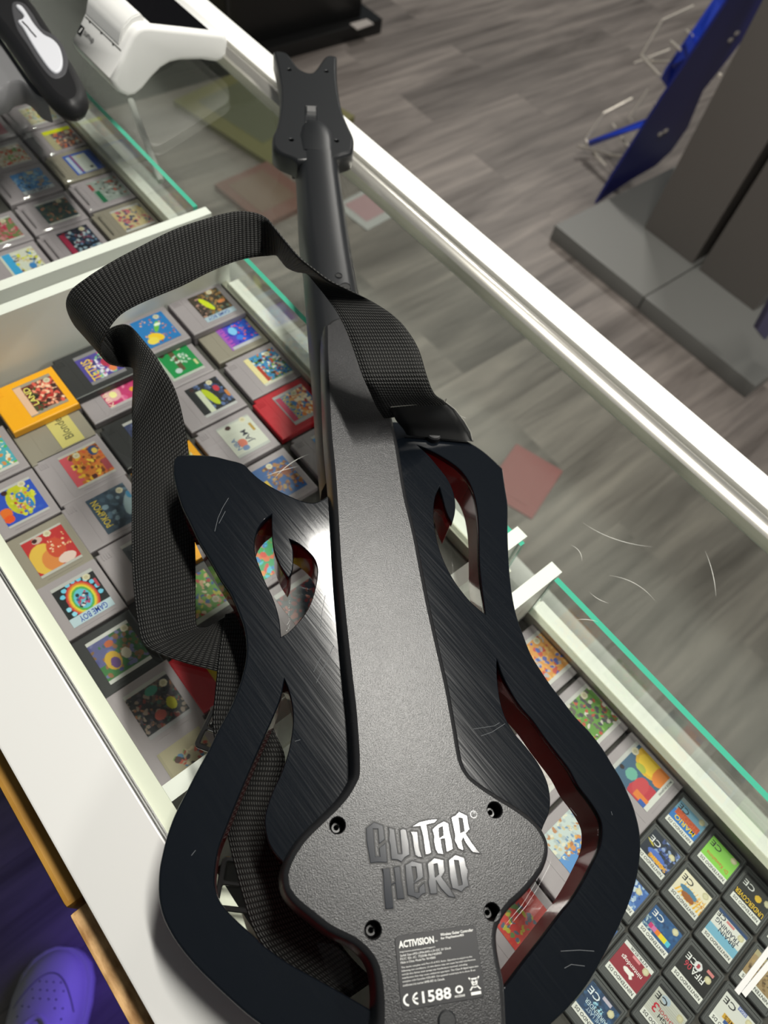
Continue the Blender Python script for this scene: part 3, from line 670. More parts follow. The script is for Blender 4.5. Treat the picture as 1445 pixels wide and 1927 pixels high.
def e_glow(c):
    c[:] = srgb('3c5c78'); el(c, .9, .5, .35, .35, 'd8a828'); el(c, .82, .5, .2, .26, 'e8c030'); el(c, .15, .8, .35, .35, 'b83040'); el(c, .35, .35, .14, .12, '68a898'); el(c, .3, .62, .22, .15, 'c04048'); el(c, .82, .78, .25, .16, 'e08030'); el(c, .62, .4, .08, .12, 'a8b040'); rc(c, .0, 0, 1, .08, 'b8b8b8'); rc(c, .0, .9, 1, 1, 'd0d0cc'); el(c, .3, .14, .05, .05, '281414')
    rc(c, .05, .6, .2, .9, 'd87830'); rc(c, .0, .75, .1, .9, '2c58a8'); seal(c, .8, .12)
def e_r4(c):
    c[:] = srgb('4c88c8'); rc(c, 0, 0, 1, .45, 'bcc8c8'); blobs(c, ['d8d4c0', 'a8b4b8', '6c8cb0', 'c8b890', 'b07848'], 40, .08, (0, 0, 1, .6), 76); blobs(c, ['b06c34', 'c88848', '7c4028', 'd8a850', '2c70b8'], 30, .09, (.35, .4, 1, .9), 77); rc(c, 0, .86, 1, 1, '2c78c0')
def e_r5(c):
    c[:] = srgb('c03430'); blobs(c, ['5c7c44', 'b0a830', '4c5c70', 'c84838'], 22, .1, (0, .2, .7, .9), 78); rc(c, 0, .86, 1, 1, 'd4d4d4'); rc(c, .75, .2, .9, .5, 'd88080')
EX = {(-884, 297): e_yel, (-828, 297): e_blue, (-768, 297): e_grey, (-822, 228): e_map, (-702, 226): e_crim, (-698, 158): e_sky, (95, 296): e_glow, (95, 214): e_r4, (100, 146): e_r5}
TX = {(95, 296): [('MADE IN JAPAN', 'S', .5, .95, .92, .98, '606468')], (-421, 86): [('LION KING', 'T', .06, .18, .1, .9, 'e0d0c0')]}
TX.pop((-421, 86))
for q in L_:
    x, y, kind, lab, dr, tx, rs = q[:7]; cs = len(q) > 7 and q[7]
    k = (x, y)
    gb(x * K, y * K, kind, lab, dr or EX[k], TX.get(k, tx), rs, cs)
    if rs:
        t = gb(x * K - 0.0005, y * K, 'grey', 'grey cartridge lying underneath the ' + {88: 'bright yellow one', 152: 'black one with the purple label', 222: 'raised sky blue one', 291: 'raised jungle one'}[y], None, (), 0, False, paper=False)
# the cartridge lying face down with a handwritten sticky note
t = thing('game_cartridge', 'blank grey cartridge with a handwritten yellow paper note stuck across it', 'game cartridge', (-0.474, 0.078, 0.7674), 'game cartridges laid in the drawers')
cart_shell('shell', -0.474, 0.078, 0.7752, CARTM['tan'], t)
c = canvas(14, 40, 'c8bc72')
label_mesh('paper_note', c, -0.474, 0.088, 0.050, 0.022, 0.7756, t, [('Blonde 2', 'T', .3, .7, .15, .85, '6c6844')])

# small dark cartridges (33 x 35 mm)
def ds_shell(x, y, z, t):
    bm = bmesh.new(); hx, hy = 0.0163, 0.0178
    plate(bm, rrect(x - hx, x + hx, y - hy, y + hy, 0.0016, 3), [], [(0, z - 0.0038), (0, z - 0.0006), (0.0007, z), (0.0018, z), (0.0023, z - 0.0004)])
    build('shell', bm, mat('small_cartridge_dark', (0.060, 0.062, 0.064), 0.42), t, True)
def ds(x, y, lab, draw, texts, strip_text=True):
    z = 0.7712
    t = thing('small_game_cartridge', lab, 'game cartridge', (x, y, z - 0.0038), 'small dark cartridges in the near drawer')
    ds_shell(x, y, z, t)
    c = canvas(56, 56, '888888'); draw(c); rc(c, 0, 0, .19, 1, 'dcdcd8')
    tx = list(texts) + [('NINTENDO DS', 'T', .05, .145, .06, .94, '26262a')]
    label_mesh('label', c, x, y + 0.0008, 0.0262, 0.0255, z + 0.0001, t, tx)
    return t
def CEt(col): return [('CE', 'T', .62, .80, .05, .42, col)]
def sealR(c, x=.85, y=.83): el(c, x, y, .095, .095, 'c0b894'); el(c, x, y, .06, .06, 'd0caa8')
def s_hoops(c):
    c[:] = srgb('2c70b8'); rc(c, .55, 0, 1, 1, '6c9cb8'); rc(c, .86, 0, 1, 1, 'a8b4b8'); rc(c, .42, .1, .62, .92, 'b84c28'); sealR(c)
def s_green(c): c[:] = srgb('84c84c'); rc(c, .9, 0, 1, 1, '1c1e20'); sealR(c, .8)
def s_sonic(c):
    c[:] = srgb('1c2434'); blobs(c, ['3c4c80', '6c80b8', '24304c', '8ca0c8'], 22, .12, (.2, .4, 1, 1), 80); el(c, .4, .5, .12, .3, '4c6cc0'); el(c, .3, .6, .06, .3, 'd89830'); el(c, .6, .15, .03, .14, 'b8a830', .3); sealR(c, .75)
def s_gold(c):
    c[:] = srgb('e0d8c0'); ny, nx, _ = c.shape
    for k in range(9): el(c, .15, .1 + k * .11, .5, .022, 'e8b020', .35 - k * .03)
    rc(c, .9, 0, 1, 1, '1c1e20'); el(c, .45, .45, .1, .3, '4c7c9c'); el(c, .32, .5, .1, .22, '9c5c2c'); blobs(c, ['c88838', 'd8b880'], 8, .06, (.3, .7, .6, 1), 81); sealR(c, .78)
def s_under(c): c[:] = srgb('141416'); el(c, .62, .62, .1, .1, 'd8b020'); sealR(c, .72, .88)
def s_brain(c): c[:] = srgb('d8d8d4'); rc(c, .19, 0, .45, 1, '78b0cc'); rc(c, .9, 0, 1, 1, '24406c'); rc(c, .82, .35, .87, .6, 'c87878'); sealR(c, .8, .86)
def s_cluedo(c):
    c[:] = srgb('1c4c80'); blobs(c, ['2c5c90', '143c68', '24507c'], 20, .12, (.2, .2, 1, 1), 82); blobs(c, ['8ca4b0', 'a8b8c0', '4c6c88'], 16, .07, (.2, 0, .5, .35), 83); rc(c, .9, 0, 1, 1, '141820'); sealR(c, .78, .8)
    for k, q in enumerate(('c02c70', 'c86ca0', 'e07820', 'e8c820', 'd8d020', '50b8d0')): rc(c, .3, .18 + k * .12, .42, .28 + k * .12, q)
def s_fifa(c): c[:] = srgb('121214'); el(c, .72, .45, .12, .12, 'd8d8dc'); el(c, .72, .45, .07, .05, 'a83848'); rc(c, .82, .68, .88, .88, 'c87878'); sealR(c, .66, .82)
def s_dogs(c):
    c[:] = srgb('8c2434'); rc(c, .88, 0, 1, 1, 'd8d8d6'); el(c, .42, .5, .07, .14, 'e8e4e0'); el(c, .36, .64, .05, .05, 'e8e4e0'); el(c, .46, .62, .04, .06, 'e8e4e0'); rc(c, .36, .42, .40, .5, 'e8e4e0'); rc(c, .80, .38, .85, .62, 'd88890'); sealR(c, .8, .84)
def s_air(c): c[:] = srgb('203c60'); blobs(c, ['2c4c70', '183048', '30547c'], 20, .12, (.2, 0, 1, 1), 84); blobs(c, ['8cc0d8', 'b0d8e8'], 5, .05, (.5, .3, .6, .7), 85); rc(c, .92, 0, 1, 1, '141c28'); rc(c, .82, .45, .88, .72, 'b8b0c0'); sealR(c, .72, .82)
def s_hsm(c):
    c[:] = srgb('c4c4bc')
    for k in range(12): rc(c, .2 + k * .055, 0, .21 + k * .055, 1, 'b0b0a8')
    rc(c, .9, 0, 1, 1, '1c1c20'); el(c, .78, .35, .1, .14, 'a8b8c8'); sealR(c, .75, .84)
def s_olym(c): c[:] = srgb('d0d0cc'); rc(c, .9, 0, 1, 1, '202024'); rc(c, .3, .25, .42, .95, 'c89c30'); rc(c, .2, .35, .29, .7, '2c508c'); rc(c, .8, .45, .88, .7, '5c6ca8'); sealR(c, .75, .84)
def s_blue(c): c[:] = srgb('3c64a8'); blobs(c, ['5c84c0', '9cb4d0', '2c4c8c', 'b8c8d8'], 30, .1, (.2, 0, 1, 1), 86); rc(c, .9, 0, 1, 1, '141820'); sealR(c, .7, .75)
def s_sand(c): c[:] = srgb('9c8460'); blobs(c, ['7c6444', 'b09870', '5c4830', 'a88c5c'], 30, .1, (.2, 0, 1, 1), 87); rc(c, .85, 0, 1, 1, 'a89c78')
DS = [
 (142, 300, 'small cartridge with a light blue label and orange-red title block, topmost by the glass', s_hoops, [('MARIO', 'T', .26, .42, .15, .9, 'e8c41c'), ('HOOPS', 'T', .44, .60, .14, .88, 'd06030')] + CEt('202830')),
 (176, 299, 'small cartridge with a plain bright green label', s_green, [('Dr Kawashima', 'T', .3, .42, .12, .9, 'c07038')] + CEt('1c2c1c')),
 (210, 297, 'small cartridge with a black label, yellow title and yellow dot', s_under, [('UNDERCOVER', 'T', .24, .40, .0, .98, 'e0b820')] + CEt('e0e0e0')),
 (142, 262, 'small cartridge with a dark label and neon coloured lettering', s_sonic, [('SONIC', 'T', .22, .36, .3, .95, 'e8b038'), ('SEGA', 'T', .6, .7, .4, .85, '4c64b8')] + CEt('d8d8dc')),
 (176, 261, 'small cartridge with a sunburst gold and white label', s_gold, CEt('26262a')),
 (210, 259, 'small cartridge with a white and pale blue label and black serif title', s_brain, [('BRAIN', 'T', .42, .56, .3, .85, '2c3c4c'), ('TRAINING', 'T', .58, .72, .08, .92, '30384c')] + CEt('1c1c24')[:0] + [('CE', 'T', .76, .9, .02, .3, '1c1c24')]),
 (142, 224, 'small cartridge with an icy blue label at the guitar edge', s_blue, CEt('d8d8dc')),
 (176, 223, 'small cartridge with a deep blue label and rainbow letter tiles', s_cluedo, CEt('d8d8dc')),
 (210, 221, 'small cartridge with a black label and white ball emblem', s_fifa, [('FIFA', 'T', .42, .6, .36, .78, 'e4e4e4'), ('06', 'T', .42, .6, .12, .34, 'b03848')] + CEt('e0e0e0')),
 (245, 259, 'small cartridge with a sandy brown label at the right photo edge', s_sand, []),
 (245, 221, 'small cartridge with a white label and golden title, under the white price strips', s_olym, [('GAMES', 'T', .31, .41, .3, .9, '6c4c18'), ('SEGA', 'T', .81, .88, .46, .7, 'd8d8e8')] + CEt('26262a')),
 (176, 185, 'small cartridge with a maroon label and white dog silhouette', s_dogs, [('nintendogs', 'T', .52, .68, .14, .86, 'ece4e4'), ('NTR-EUR', 'T', .91, .98, .2, .8, '505050')]),
 (142, 186, 'small cartridge with a pale blue label just behind the guitar rim', s_blue, []),
 (210, 184, 'small cartridge with a grey striped label and red-black title', s_hsm, [('HIGH', 'T', .28, .4, .4, .85, '1c1c20'), ('SCHOOL', 'T', .42, .52, .3, .9, 'b82838'), ('3', 'T', .3, .55, .15, .3, 'c02038')] + CEt('26262a')),
 (176, 148, 'small cartridge with a navy label and pale arrow symbols', s_air, [('THE LAST', 'T', .26, .36, .3, .85, 'a8bcd0'), ('AIRBENDER', 'T', .38, .5, .15, .9, 'b8ccd8')] + CEt('d8e0e8')),
 (210, 146, 'small cartridge with a green and orange label at the bottom of the photo', s_green, []),
 (245, 297, 'small cartridge beyond the black one with yellow title, cut by the right photo edge', s_under, []),
 (142, 110, 'small cartridge with a maroon label showing one corner below the guitar rim', s_dogs, CEt('e0d0d0')),
]
for x, y, lab, dr, tx in DS: ds(x * K, y * K, lab, dr, tx)
# white price strips lying on the glass at the right edge
for k, (a, b, w) in enumerate((((1385, 1868), (1452, 1780), 0.0016), ((1398, 1872), (1462, 1795), 0.0016))):
    p, q = pz(*a, GZ + 0.0002), pz(*b, GZ + 0.0002); d = (q - p).normalized(); n = Vector((-d.y, d.x, 0)) * w
    bm = bmesh.new(); add_hex(bm, [p - n, q - n, q + n, p + n] + [v + Vector((0, 0, 0.0006)) for v in (p - n, q - n, q + n, p + n)])
    tag(recenter(build('price_strip', bm, mat('white_strip', (0.62, 0.62, 0.60), 0.5))), ['thin white strip on the glass at the right photo edge, left one', 'thin white strip on the glass at the right photo edge, right one'][k], 'strip')

# ------------------------------------------------------------------ guitar-shaped controller, lying face down
ZW = CAMZ - 0.427                  # back of the glossy wings
ZP = CAMZ - 0.411                  # back of the textured centre plate
ZB = 0.886
G = thing('guitar_controller', 'black toy guitar game controller lying face down across the glass', 'guitar controller', tuple(pz(740, 1300, 0.8845)))
# (photo outline of the glossy body, corners marked 1)
OUT = [(618, 931, 1), (605, 940), (588, 945), (566, 941), (538, 929), (511, 915), (488, 900), (472, 886), (457, 872), (428, 864), (398, 857), (356, 855), (333, 857, 1), (327, 867), (326, 888), (330, 912), (341, 950), (356, 981), (374, 1019), (391, 1047), (415, 1089), (433, 1116), (450, 1155),
       (459, 1182), (463, 1210), (463, 1232), (459, 1257), (449, 1292), (432, 1333), (411, 1371), (391, 1413), (370, 1451), (349, 1492), (328, 1534), (314, 1572), (305, 1607), (299, 1640), (298, 1682), (304, 1717), (317, 1748), (336, 1779), (367, 1817), (405, 1855), (446, 1893), (484, 1924),
       (560, 1975), (650, 2012), (760, 2030), (880, 2020), (960, 1985), (1018, 1945), (1044, 1922), (1073, 1894), (1101, 1860), (1125, 1822), (1149, 1777), (1167, 1742), (1187, 1694), (1201, 1645), (1206, 1604), (1206, 1580), (1203, 1555), (1194, 1521), (1184, 1496), (1170, 1466), (1153, 1438), (1134, 1407),
       (1108, 1374), (1083, 1348), (1059, 1317), (1038, 1290), (1019, 1262), (1000, 1231), (985, 1193), (974, 1162), (966, 1127), (960, 1080), (957, 1032), (956, 991), (956, 949), (951, 916), (946, 881, 1), (927, 863), (908, 847), (891, 836), (866, 822), (830, 808), (790, 799), (744, 793, 1), (700, 800), (660, 880)]
H1 = [(511, 968, 1), (497, 979), (486, 994), (480, 1013), (479, 1033), (483, 1052), (491, 1074), (501, 1099), (511, 1119), (520, 1143), (526, 1168), (529, 1198, 1), (544, 1188), (563, 1168), (577, 1149), (588, 1124), (595, 1094), (597, 1071), (591, 1052), (577, 1036), (561, 1023), (545, 1015, 1), (551, 1033), (552, 1055), (550, 1074), (543, 1086), (535, 1077), (524, 1058), (515, 1033), (512, 1010), (511, 988)]
H2 = [(786, 838, 1), (811, 848), (838, 863), (863, 881), (880, 902), (891, 927), (897, 955), (900, 985), (901, 1018), (902, 1060), (906, 1101), (913, 1155, 1), (899, 1144), (883, 1129), (863, 1104), (847, 1079), (833, 1049), (823, 1018), (817, 985), (816, 960), (819, 935), (827, 916, 1), (833, 938), (841, 966), (851, 985, 1), (856, 966), (857, 944), (852, 921), (841, 899), (824, 877), (805, 855)]
H3 = [(535, 1278, 1), (529, 1309), (519, 1337), (501, 1378), (481, 1423), (460, 1472), (443, 1513), (425, 1558), (411, 1596), (405, 1628), (403, 1660), (410, 1689), (426, 1713), (450, 1737), (478, 1762), (500, 1783), (546, 1815), (595, 1842), (652, 1874), (705, 1905, 1), (716, 1820), (680, 1760), (620, 1720), (575, 1680), (555, 1640), (533, 1624, 1), (515, 1603), (503, 1579), (498, 1548), (501, 1524), (513, 1489), (529, 1455), (543, 1413), (551, 1365), (550, 1330), (543, 1299)]
H4 = [(935, 1241, 1), (945, 1270), (960, 1300), (979, 1330), (1002, 1356), (1024, 1387), (1047, 1417), (1070, 1447), (1089, 1481), (1111, 1510), (1128, 1538), (1133, 1560), (1130, 1590), (1118, 1618), (1101, 1652), (1080, 1687), (1059, 1714), (1025, 1759), (990, 1804), (950, 1857, 1), (915, 1820), (920, 1730), (965, 1680), (995, 1640), (1010, 1590), (1024, 1552, 1), (1033, 1531), (1036, 1510), (1034, 1488), (1028, 1466), (1013, 1436), (990, 1405), (968, 1379), (951, 1349), (941, 1315), (936, 1277)]
o2 = smooth_loop(px_loop(OUT, ZW), 4)
hs = [smooth_loop(px_loop(h, ZW), 4) for h in (H1, H2, H3, H4)]
bm = bmesh.new()
plate(bm, o2, hs, [(0.0, ZW - 0.005), (0.0, ZW - 0.0014), (0.0004, ZW - 0.0004), (0.0013, ZW)], hole_rings=[(0.0, ZW - 0.005), (0.0, ZW - 0.0010), (0.0002, ZW - 0.0003), (0.0006, ZW)])
build('back_shell', bm, M_gloss, G, True, 50)
bm = bmesh.new()
plate(bm, [Vector(v) for v in offset_loop(o2 if area2(o2) > 0 else o2[::-1], 0.0012)], [offset_loop(h if area2(h) > 0 else h[::-1], -0.0010) for h in hs], [(0.003, ZB + 0.002), (0.0, ZB + 0.006), (0.0, ZW - 0.0055)], hole_rings=[(0.0, ZB + 0.002), (0.0, ZB + 0.006), (0.0, ZW - 0.0055)])
build('front_shell', bm, M_red, G, True, 50)['label'] = 'dark red glossy front shell'
# centre plate
PL = [(628, 700), (604, 640), (612, 618), (634, 606), (690, 600), (712, 640), (742, 780), (755, 838), (771, 930), (789, 1004), (811, 1115), (830, 1200), (851, 1290), (866, 1370), (876, 1425), (888, 1450), (904, 1465), (938, 1488), (980, 1514), (1014, 1541), (1033, 1568), (1040, 1591), (1038, 1617), (1025, 1648), (995, 1686), (964, 1716), (945, 1747), (943, 1777), (949, 1815), (957, 1853), (961, 1927), (962, 1990)]
PLl = [(697, 1990), (697, 1915), (697, 1872), (692, 1832), (680, 1806), (655, 1783), (612, 1761), (573, 1731), (547, 1709), (529, 1684), (524, 1654), (530, 1628), (543, 1602), (565, 1572), (600, 1538), (630, 1508), (650, 1478), (656, 1452), (651, 1357), (642, 1272), (626, 1100), (617, 930), (608, 820)]
loop = [tuple(pz(u, v, ZP + 0.0)[:2]) for u, v in PL[5:]] + [tuple(pz(u, v, ZW)[:2]) for u, v in PLl] + [tuple(pz(u, v, ZP - 0.008)[:2]) for u, v in PL[1:5]]
l2 = smooth_loop(loop, 4)
SCR = [(635, 1553), (931, 1524), (702, 1750), (926, 1716)]
sh = [circle(pz(u, v, ZP).x, pz(u, v, ZP).y, 0.0041) for u, v in SCR]

def px2(u, v, z=ZP): q = pz(u, v, z); return Vector((q.x, q.y))
bm = bmesh.new()
rg = [(0.0, ZW - 0.004), (0.0, ZW + 0.001), (0.0008, ZW + 0.007), (0.0015, ZP - 0.0040), (0.0024, ZP - 0.0020), (0.0036, ZP - 0.0007), (0.0050, ZP)]
plate(bm, l2, sh, rg, hole_rings=[(0.0, z) for _, z in rg[:-2]] + [(0.0, ZP - 0.0005), (0.0005, ZP)])
build('centre_plate', bm, M_grain, G, True, 60)
for (u, v) in SCR:
    q = pz(u, v, ZP); bm = bmesh.new()
    plate(bm, circle(q.x, q.y, 0.0030, 16), [circle(q.x, q.y, 0.0010, 8)], [(0, ZP - 0.014), (0, ZP - 0.0105), (0.0005, ZP - 0.010)])
    build('screw', bm, mat('dark_screw', (0.05, 0.05, 0.05), 0.3, 0.9), G, True)
# small round rubber button at the bottom of the plate
q = pz(841, 1921, ZP); bm = bmesh.new()
plate(bm, circle(q.x, q.y, 0.0046, 20), [], [(0, ZP - 0.001), (0, ZP + 0.0004), (0.0008, ZP + 0.0009)]); build('rubber_plug', bm, M_soft, G, True)

# raised-outline lettering, traced from the photo
def lp(pts): return [px2(680 + a / 6.02, 1510 + b / 6.02, ZP) for a, b in pts]
LET = {
 'G': ([(45,290),(140,215),(250,258),(272,425),(192,490),(178,310),(140,310),(165,605),(200,605),(190,515),(278,445),(300,690),(170,688),(95,700),(60,500),(50,440)], None),
 'U': ([(292,270),(378,300),(418,575),(450,575),(425,305),(470,290),(510,300),(545,480),(552,600),(500,630),(455,685),(400,660),(330,655),(315,480),(300,440),(305,330)], None),
 'I': ([(540,330),(560,320),(640,322),(660,520),(700,640),(640,630),(600,605),(580,500),(565,380)], None),
 'T': ([(550,285),(650,215),(760,190),(878,182),(830,240),(745,262),(770,420),(800,575),(760,600),(715,605),(690,400),(660,280)], None),
 'A': ([(790,305),(850,250),(930,205),(990,235),(1003,330),(1022,400),(1045,535),(955,580),(935,420),(905,425),(920,520),(940,600),(860,590),(830,540),(810,440),(812,380)], [(880,300),(910,285),(918,370),(888,388)]),
 'R': ([(1005,165),(1060,140),(1100,95),(1150,120),(1205,145),(1215,230),(1235,310),(1190,355),(1260,460),(1360,590),(1250,575),(1175,470),(1150,420),(1140,440),(1170,565),(1090,530),(1045,430),(1050,380),(1025,250)], [(1108,185),(1135,190),(1155,320),(1125,335)]),
 'H': ([(205,755),(320,735),(345,910),(375,890),(355,730),(400,718),(440,718),(455,870),(475,980),(495,1100),(395,1110),(375,930),(345,950),(370,1210),(265,1220),(245,1000),(240,850),(230,760)], None),
 'E': ([(485,705),(570,655),(690,685),(710,855),(600,930),(610,1010),(640,1010),(640,960),(715,895),(735,1035),(690,1050),(640,1108),(590,1080),(515,1060),(495,880)], [(578,740),(608,740),(620,850),(600,880)]),
 'R2': ([(735,690),(820,620),(935,645),(950,790),(915,845),(1000,960),(1080,1092),(980,1075),(890,980),(850,905),(865,1045),(770,1050),(745,900),(755,850)], [(825,710),(850,705),(865,810),(840,830)]),
 'O': ([(975,650),(1060,585),(1170,620),(1190,720),(1215,770),(1205,850),(1225,955),(1180,975),(1135,1025),(1080,1000),(1020,985),(990,850),(985,760)], [(1058,665),(1090,668),(1130,925),(1105,930)]),
}
bm = bmesh.new(); bg = bmesh.new()
for k, (o_, h_) in LET.items():
    O2 = lp(o_); H2_ = [lp(h_)] if h_ else []
    plate(bm, O2, H2_, [(0.0004, ZP - 0.0002), (0.0004, ZP + 0.00045), (0.0006, ZP + 0.0006)])
    OO = [Vector(v) for v in O2]
    if area2(OO) < 0: OO.reverse()
    plate(bg, offset_loop(OO, -0.00035), [], [(0, ZP - 0.0002), (0, ZP + 0.0001)], bottom=False)
q = px2(680 + 1270 / 6.02, 1510 + 137 / 6.02)
plate(bm, circle(q.x, q.y, 0.0020, 20), [circle(q.x, q.y, 0.0016, 20)], [(0, ZP), (0, ZP + 0.0003)])
_u = (px2(913, 1876) - px2(755, 1903)); _v = (px2(742, 1762) - px2(755, 1903)); _uu = _u.normalized().to_3d(); _vv = _v.normalized().to_3d()
add_text(bm, 'R', (q.x, q.y, ZP + 0.0003), _uu, _vv, 0.0012, 0.0016)
lo = build('logo_lettering', bm, mat('logo_gloss', (0.016, 0.019, 0.026), 0.13, spec=0.6), G)
build('logo_groove', bg, mat('black_recess'), G)

# black rating sticker with white print
bm = bmesh.new()
A0 = px2(755, 1903); lu, lv = _u.length, _v.length
def sp(a, b, z): w = A0 + _u * a + _v * b; return (w.x, w.y, z)
rr_ = [Vector(sp(w.x, w.y, 0)[:2]) for w in rrect(0, 1, 0, 1, 0.07, 5)]
plate(bm, rr_, [], [(0, ZP), (0, ZP + 0.0002), (0.0002, ZP + 0.0003)])
st = build('rating_sticker', bm, mat('sticker_black', (0.024, 0.024, 0.026), 0.4, spec=0.3), G)
bm = bmesh.new()
def stx(s, a0, a1, b0, b1, bold=0.0): add_text(bm, s, sp(a0, b0, ZP + 0.0005), _uu, _vv, (a1 - a0) * lu, (b1 - b0) * lv, bold=bold)
stx('ACTIVISION', .04, .47, .825, .925, 0.03); stx('®', .485, .515, .84, .86)
stx('Wireless Guitar Controller', .555, .965, .905, .945, 0.02); stx('for PlayStation®3', .555, .84, .85, .892, 0.02)
for k, (s_, w_) in enumerate((('http://www.activision.com/support', .43), ('2xAA Size-UM3-UM4-AM3-1.5V-DC 3V 35mA', .62), ('FCC ID: IC: 7250B-96142805', .50), ('Made in China. Model No. 96142805', .42))):
    stx(s_, .045, .045 + w_, .755 - k * .047, .785 - k * .047)
for k, (s_, w_) in enumerate((('This device complies with Part 15 of FCC Rules. Operation is subject to the', .86), ('following two conditions: (1) this device may not cause harmful interference,', .90), ('and (2) this device must accept any interference received, including', .79),
        ('interference that may cause undesired operation. The Class B digital apparatus', .92), ('complies with Canadian ICES-003. Cet appareil numérique de la classe B est', .88), ('conforme à la norme NMB-003 du Canada.', .50))):
    stx(s_, .045, .045 + w_, .545 - k * .047, .575 - k * .047)
stx('1588', .255, .60, .055, .21, 0.02)
def arcs(cx, cy, r, a0, a1, w, n=14):
    z = ZP + 0.0005
    P = [sp(cx + r * math.cos(math.radians(a0 + (a1 - a0) * k / n)) , cy + r * 1.12 * math.sin(math.radians(a0 + (a1 - a0) * k / n)), z) for k in range(n + 1)]
    Q = [sp(cx + (r - w) * math.cos(math.radians(a0 + (a1 - a0) * k / n)), cy + (r - w) * 1.12 * math.sin(math.radians(a0 + (a1 - a0) * k / n)), z) for k in range(n + 1)]
    va = [bm.verts.new(p) for p in P]; vb = [bm.verts.new(p) for p in Q]
    for k in range(n): bm.faces.new((va[k], va[k + 1], vb[k + 1], vb[k]))
def qd(a0, b0, a1, b1):
    bm.faces.new([bm.verts.new(sp(*w, ZP + 0.0005)) for w in ((a0, b0), (a1, b0), (a1, b1), (a0, b1))])
arcs(.105, .13, .075, 100, 260, .022); arcs(.215, .13, .075, 100, 260, .022); qd(.15, .12, .205, .14)
arcs(.70, .155, .047, 0, 360, .020, 20); stx('N15565', .64, .76, .055, .085, 0.02)
qd(.835, .05, .955, .09)
def bar(a0, b0, a1, b1, w=.008):
    d = Vector((a1 - a0, b1 - b0)).normalized(); n = Vector((-d.y, d.x)) * w
    bm.faces.new([bm.verts.new(sp(x, y, ZP + 0.0005)) for x, y in ((a0 - n.x, b0 - n.y), (a1 - n.x, b1 - n.y), (a1 + n.x, b1 + n.y), (a0 + n.x, b0 + n.y))])
bar(.83, .115, .955, .285); bar(.83, .285, .955, .115); bar(.855, .26, .875, .15, .007); bar(.93, .26, .91, .15, .007); bar(.845, .262, .94, .262, .01); bar(.875, .15, .91, .15, .007)
bmesh.ops.recalc_face_normals(bm, faces=bm.faces)
build('sticker_print', bm, mat('white_print', (0.75, 0.75, 0.72), 0.5), st)

# neck
NZ = 0.892
nl = [(548, 288), (557, 330), (563, 450), (571, 513), (579, 618), (588, 729), (597, 860), (604, 930)]
nr = [(641, 288), (640, 330), (658, 450), (668, 513), (688, 618), (712, 729), (740, 860), (752, 930)]
pf = [(0.0, -.15), (0.0, 0.25), (0.04, 0.62), (0.13, 0.90), (0.26, 1.0), (0.5, 1.03), (0.74, 1.0), (0.87, 0.90), (0.96, 0.62), (1.0, 0.25), (1.0, -.15)]
def interp(L, n):
    P = [Vector(p) for p in L]; out = []
    for i in range(len(P) - 1):
        p0 = P[max(i - 1, 0)]; p1 = P[i]; p2 = P[i + 1]; p3 = P[min(i + 2, len(P) - 1)]
        for k in range(n):
            t = k / n; out.append(0.5 * ((2 * p1) + (p2 - p0) * t + (2 * p0 - 5 * p1 + 4 * p2 - p3) * t * t + (3 * p1 - p0 - 3 * p2 + p3) * t ** 3))
    out.append(P[-1]); return out
bm = bmesh.new(); prev = None
NLs = interp([pz(u, v, NZ + 0.004) for u, v in nl], 3); NRs = interp([pz(u, v, NZ + 0.012) for u, v in nr], 3)
for a, b in zip(NLs, NRs):
    row = [bm.verts.new((a.x + (b.x - a.x) * s_, a.y + (b.y - a.y) * s_, NZ + 0.030 * h_)) for s_, h_ in pf]
    if prev:
        for i in range(len(row)):
            j = (i + 1) % len(row); bm.faces.new((prev[i], prev[j], row[j], row[i]))
    else: bm.faces.new(row)
    prev = row
bm.faces.new(prev[::-1]); bmesh.ops.recalc_face_normals(bm, faces=bm.faces)
NK = build('neck', bm, M_soft, G, True, 50)
for (u, v, r_) in ((637, 520, 0.0026), (650, 541, 0.0042)):
    q = pz(u, v, NZ + 0.030); bm = bmesh.new()
    plate(bm, circle(q.x, q.y, r_ + 0.0006, 16), [circle(q.x, q.y, r_, 16)], [(0, NZ + 0.029), (0, NZ + 0.0312), (0.0002, NZ + 0.0315)]); plate(bm, circle(q.x, q.y, r_, 16), [], [(0, NZ + 0.029), (0, NZ + 0.0310)], mi=1)
    build('screw_recess', bm, [M_soft, M_screwhole], NK)
# headstock
HZ = 0.921
HD = [(514, 99, 1), (525, 98), (537, 101), (545, 107), (558, 125), (568, 134), (583, 139), (593, 133), (604, 118), (611, 109), (620, 106), (634, 108, 1), (634, 143), (638, 179), (645, 212), (655, 237), (665, 259), (666, 270), (664, 285), (655, 291), (638, 296), (628, 303, 1), (560, 306, 1), (545, 297), (524, 288), (514, 278), (512, 268), (513, 256), (519, 243), (525, 216), (527, 175), (522, 133)]
h2 = smooth_loop(px_loop(HD, HZ - 0.002), 4)
hh = [(544, 131), (614, 134), (548, 263), (633, 265)]
bm = bmesh.new()
rg = [(0.002, HZ - 0.022), (0.0, HZ - 0.020), (0.0, HZ - 0.0045), (0.0008, HZ - 0.0016), (0.0022, HZ - 0.0003), (0.0030, HZ)]
plate(bm, h2, [circle(pz(u, v, HZ).x, pz(u, v, HZ).y, 0.0026, 16) for u, v in hh], rg, hole_rings=[(0.0, z) for _, z in rg[:-1]] + [(0.0004, HZ)])
HS = build('headstock', bm, M_soft, G, True, 50)
for u, v in hh:
    q = pz(u, v, HZ); bm = bmesh.new(); plate(bm, circle(q.x, q.y, 0.0024, 12), [], [(0, HZ - 0.018), (0, HZ - 0.010)]); build('screw', bm, mat('dark_screw'), HS)
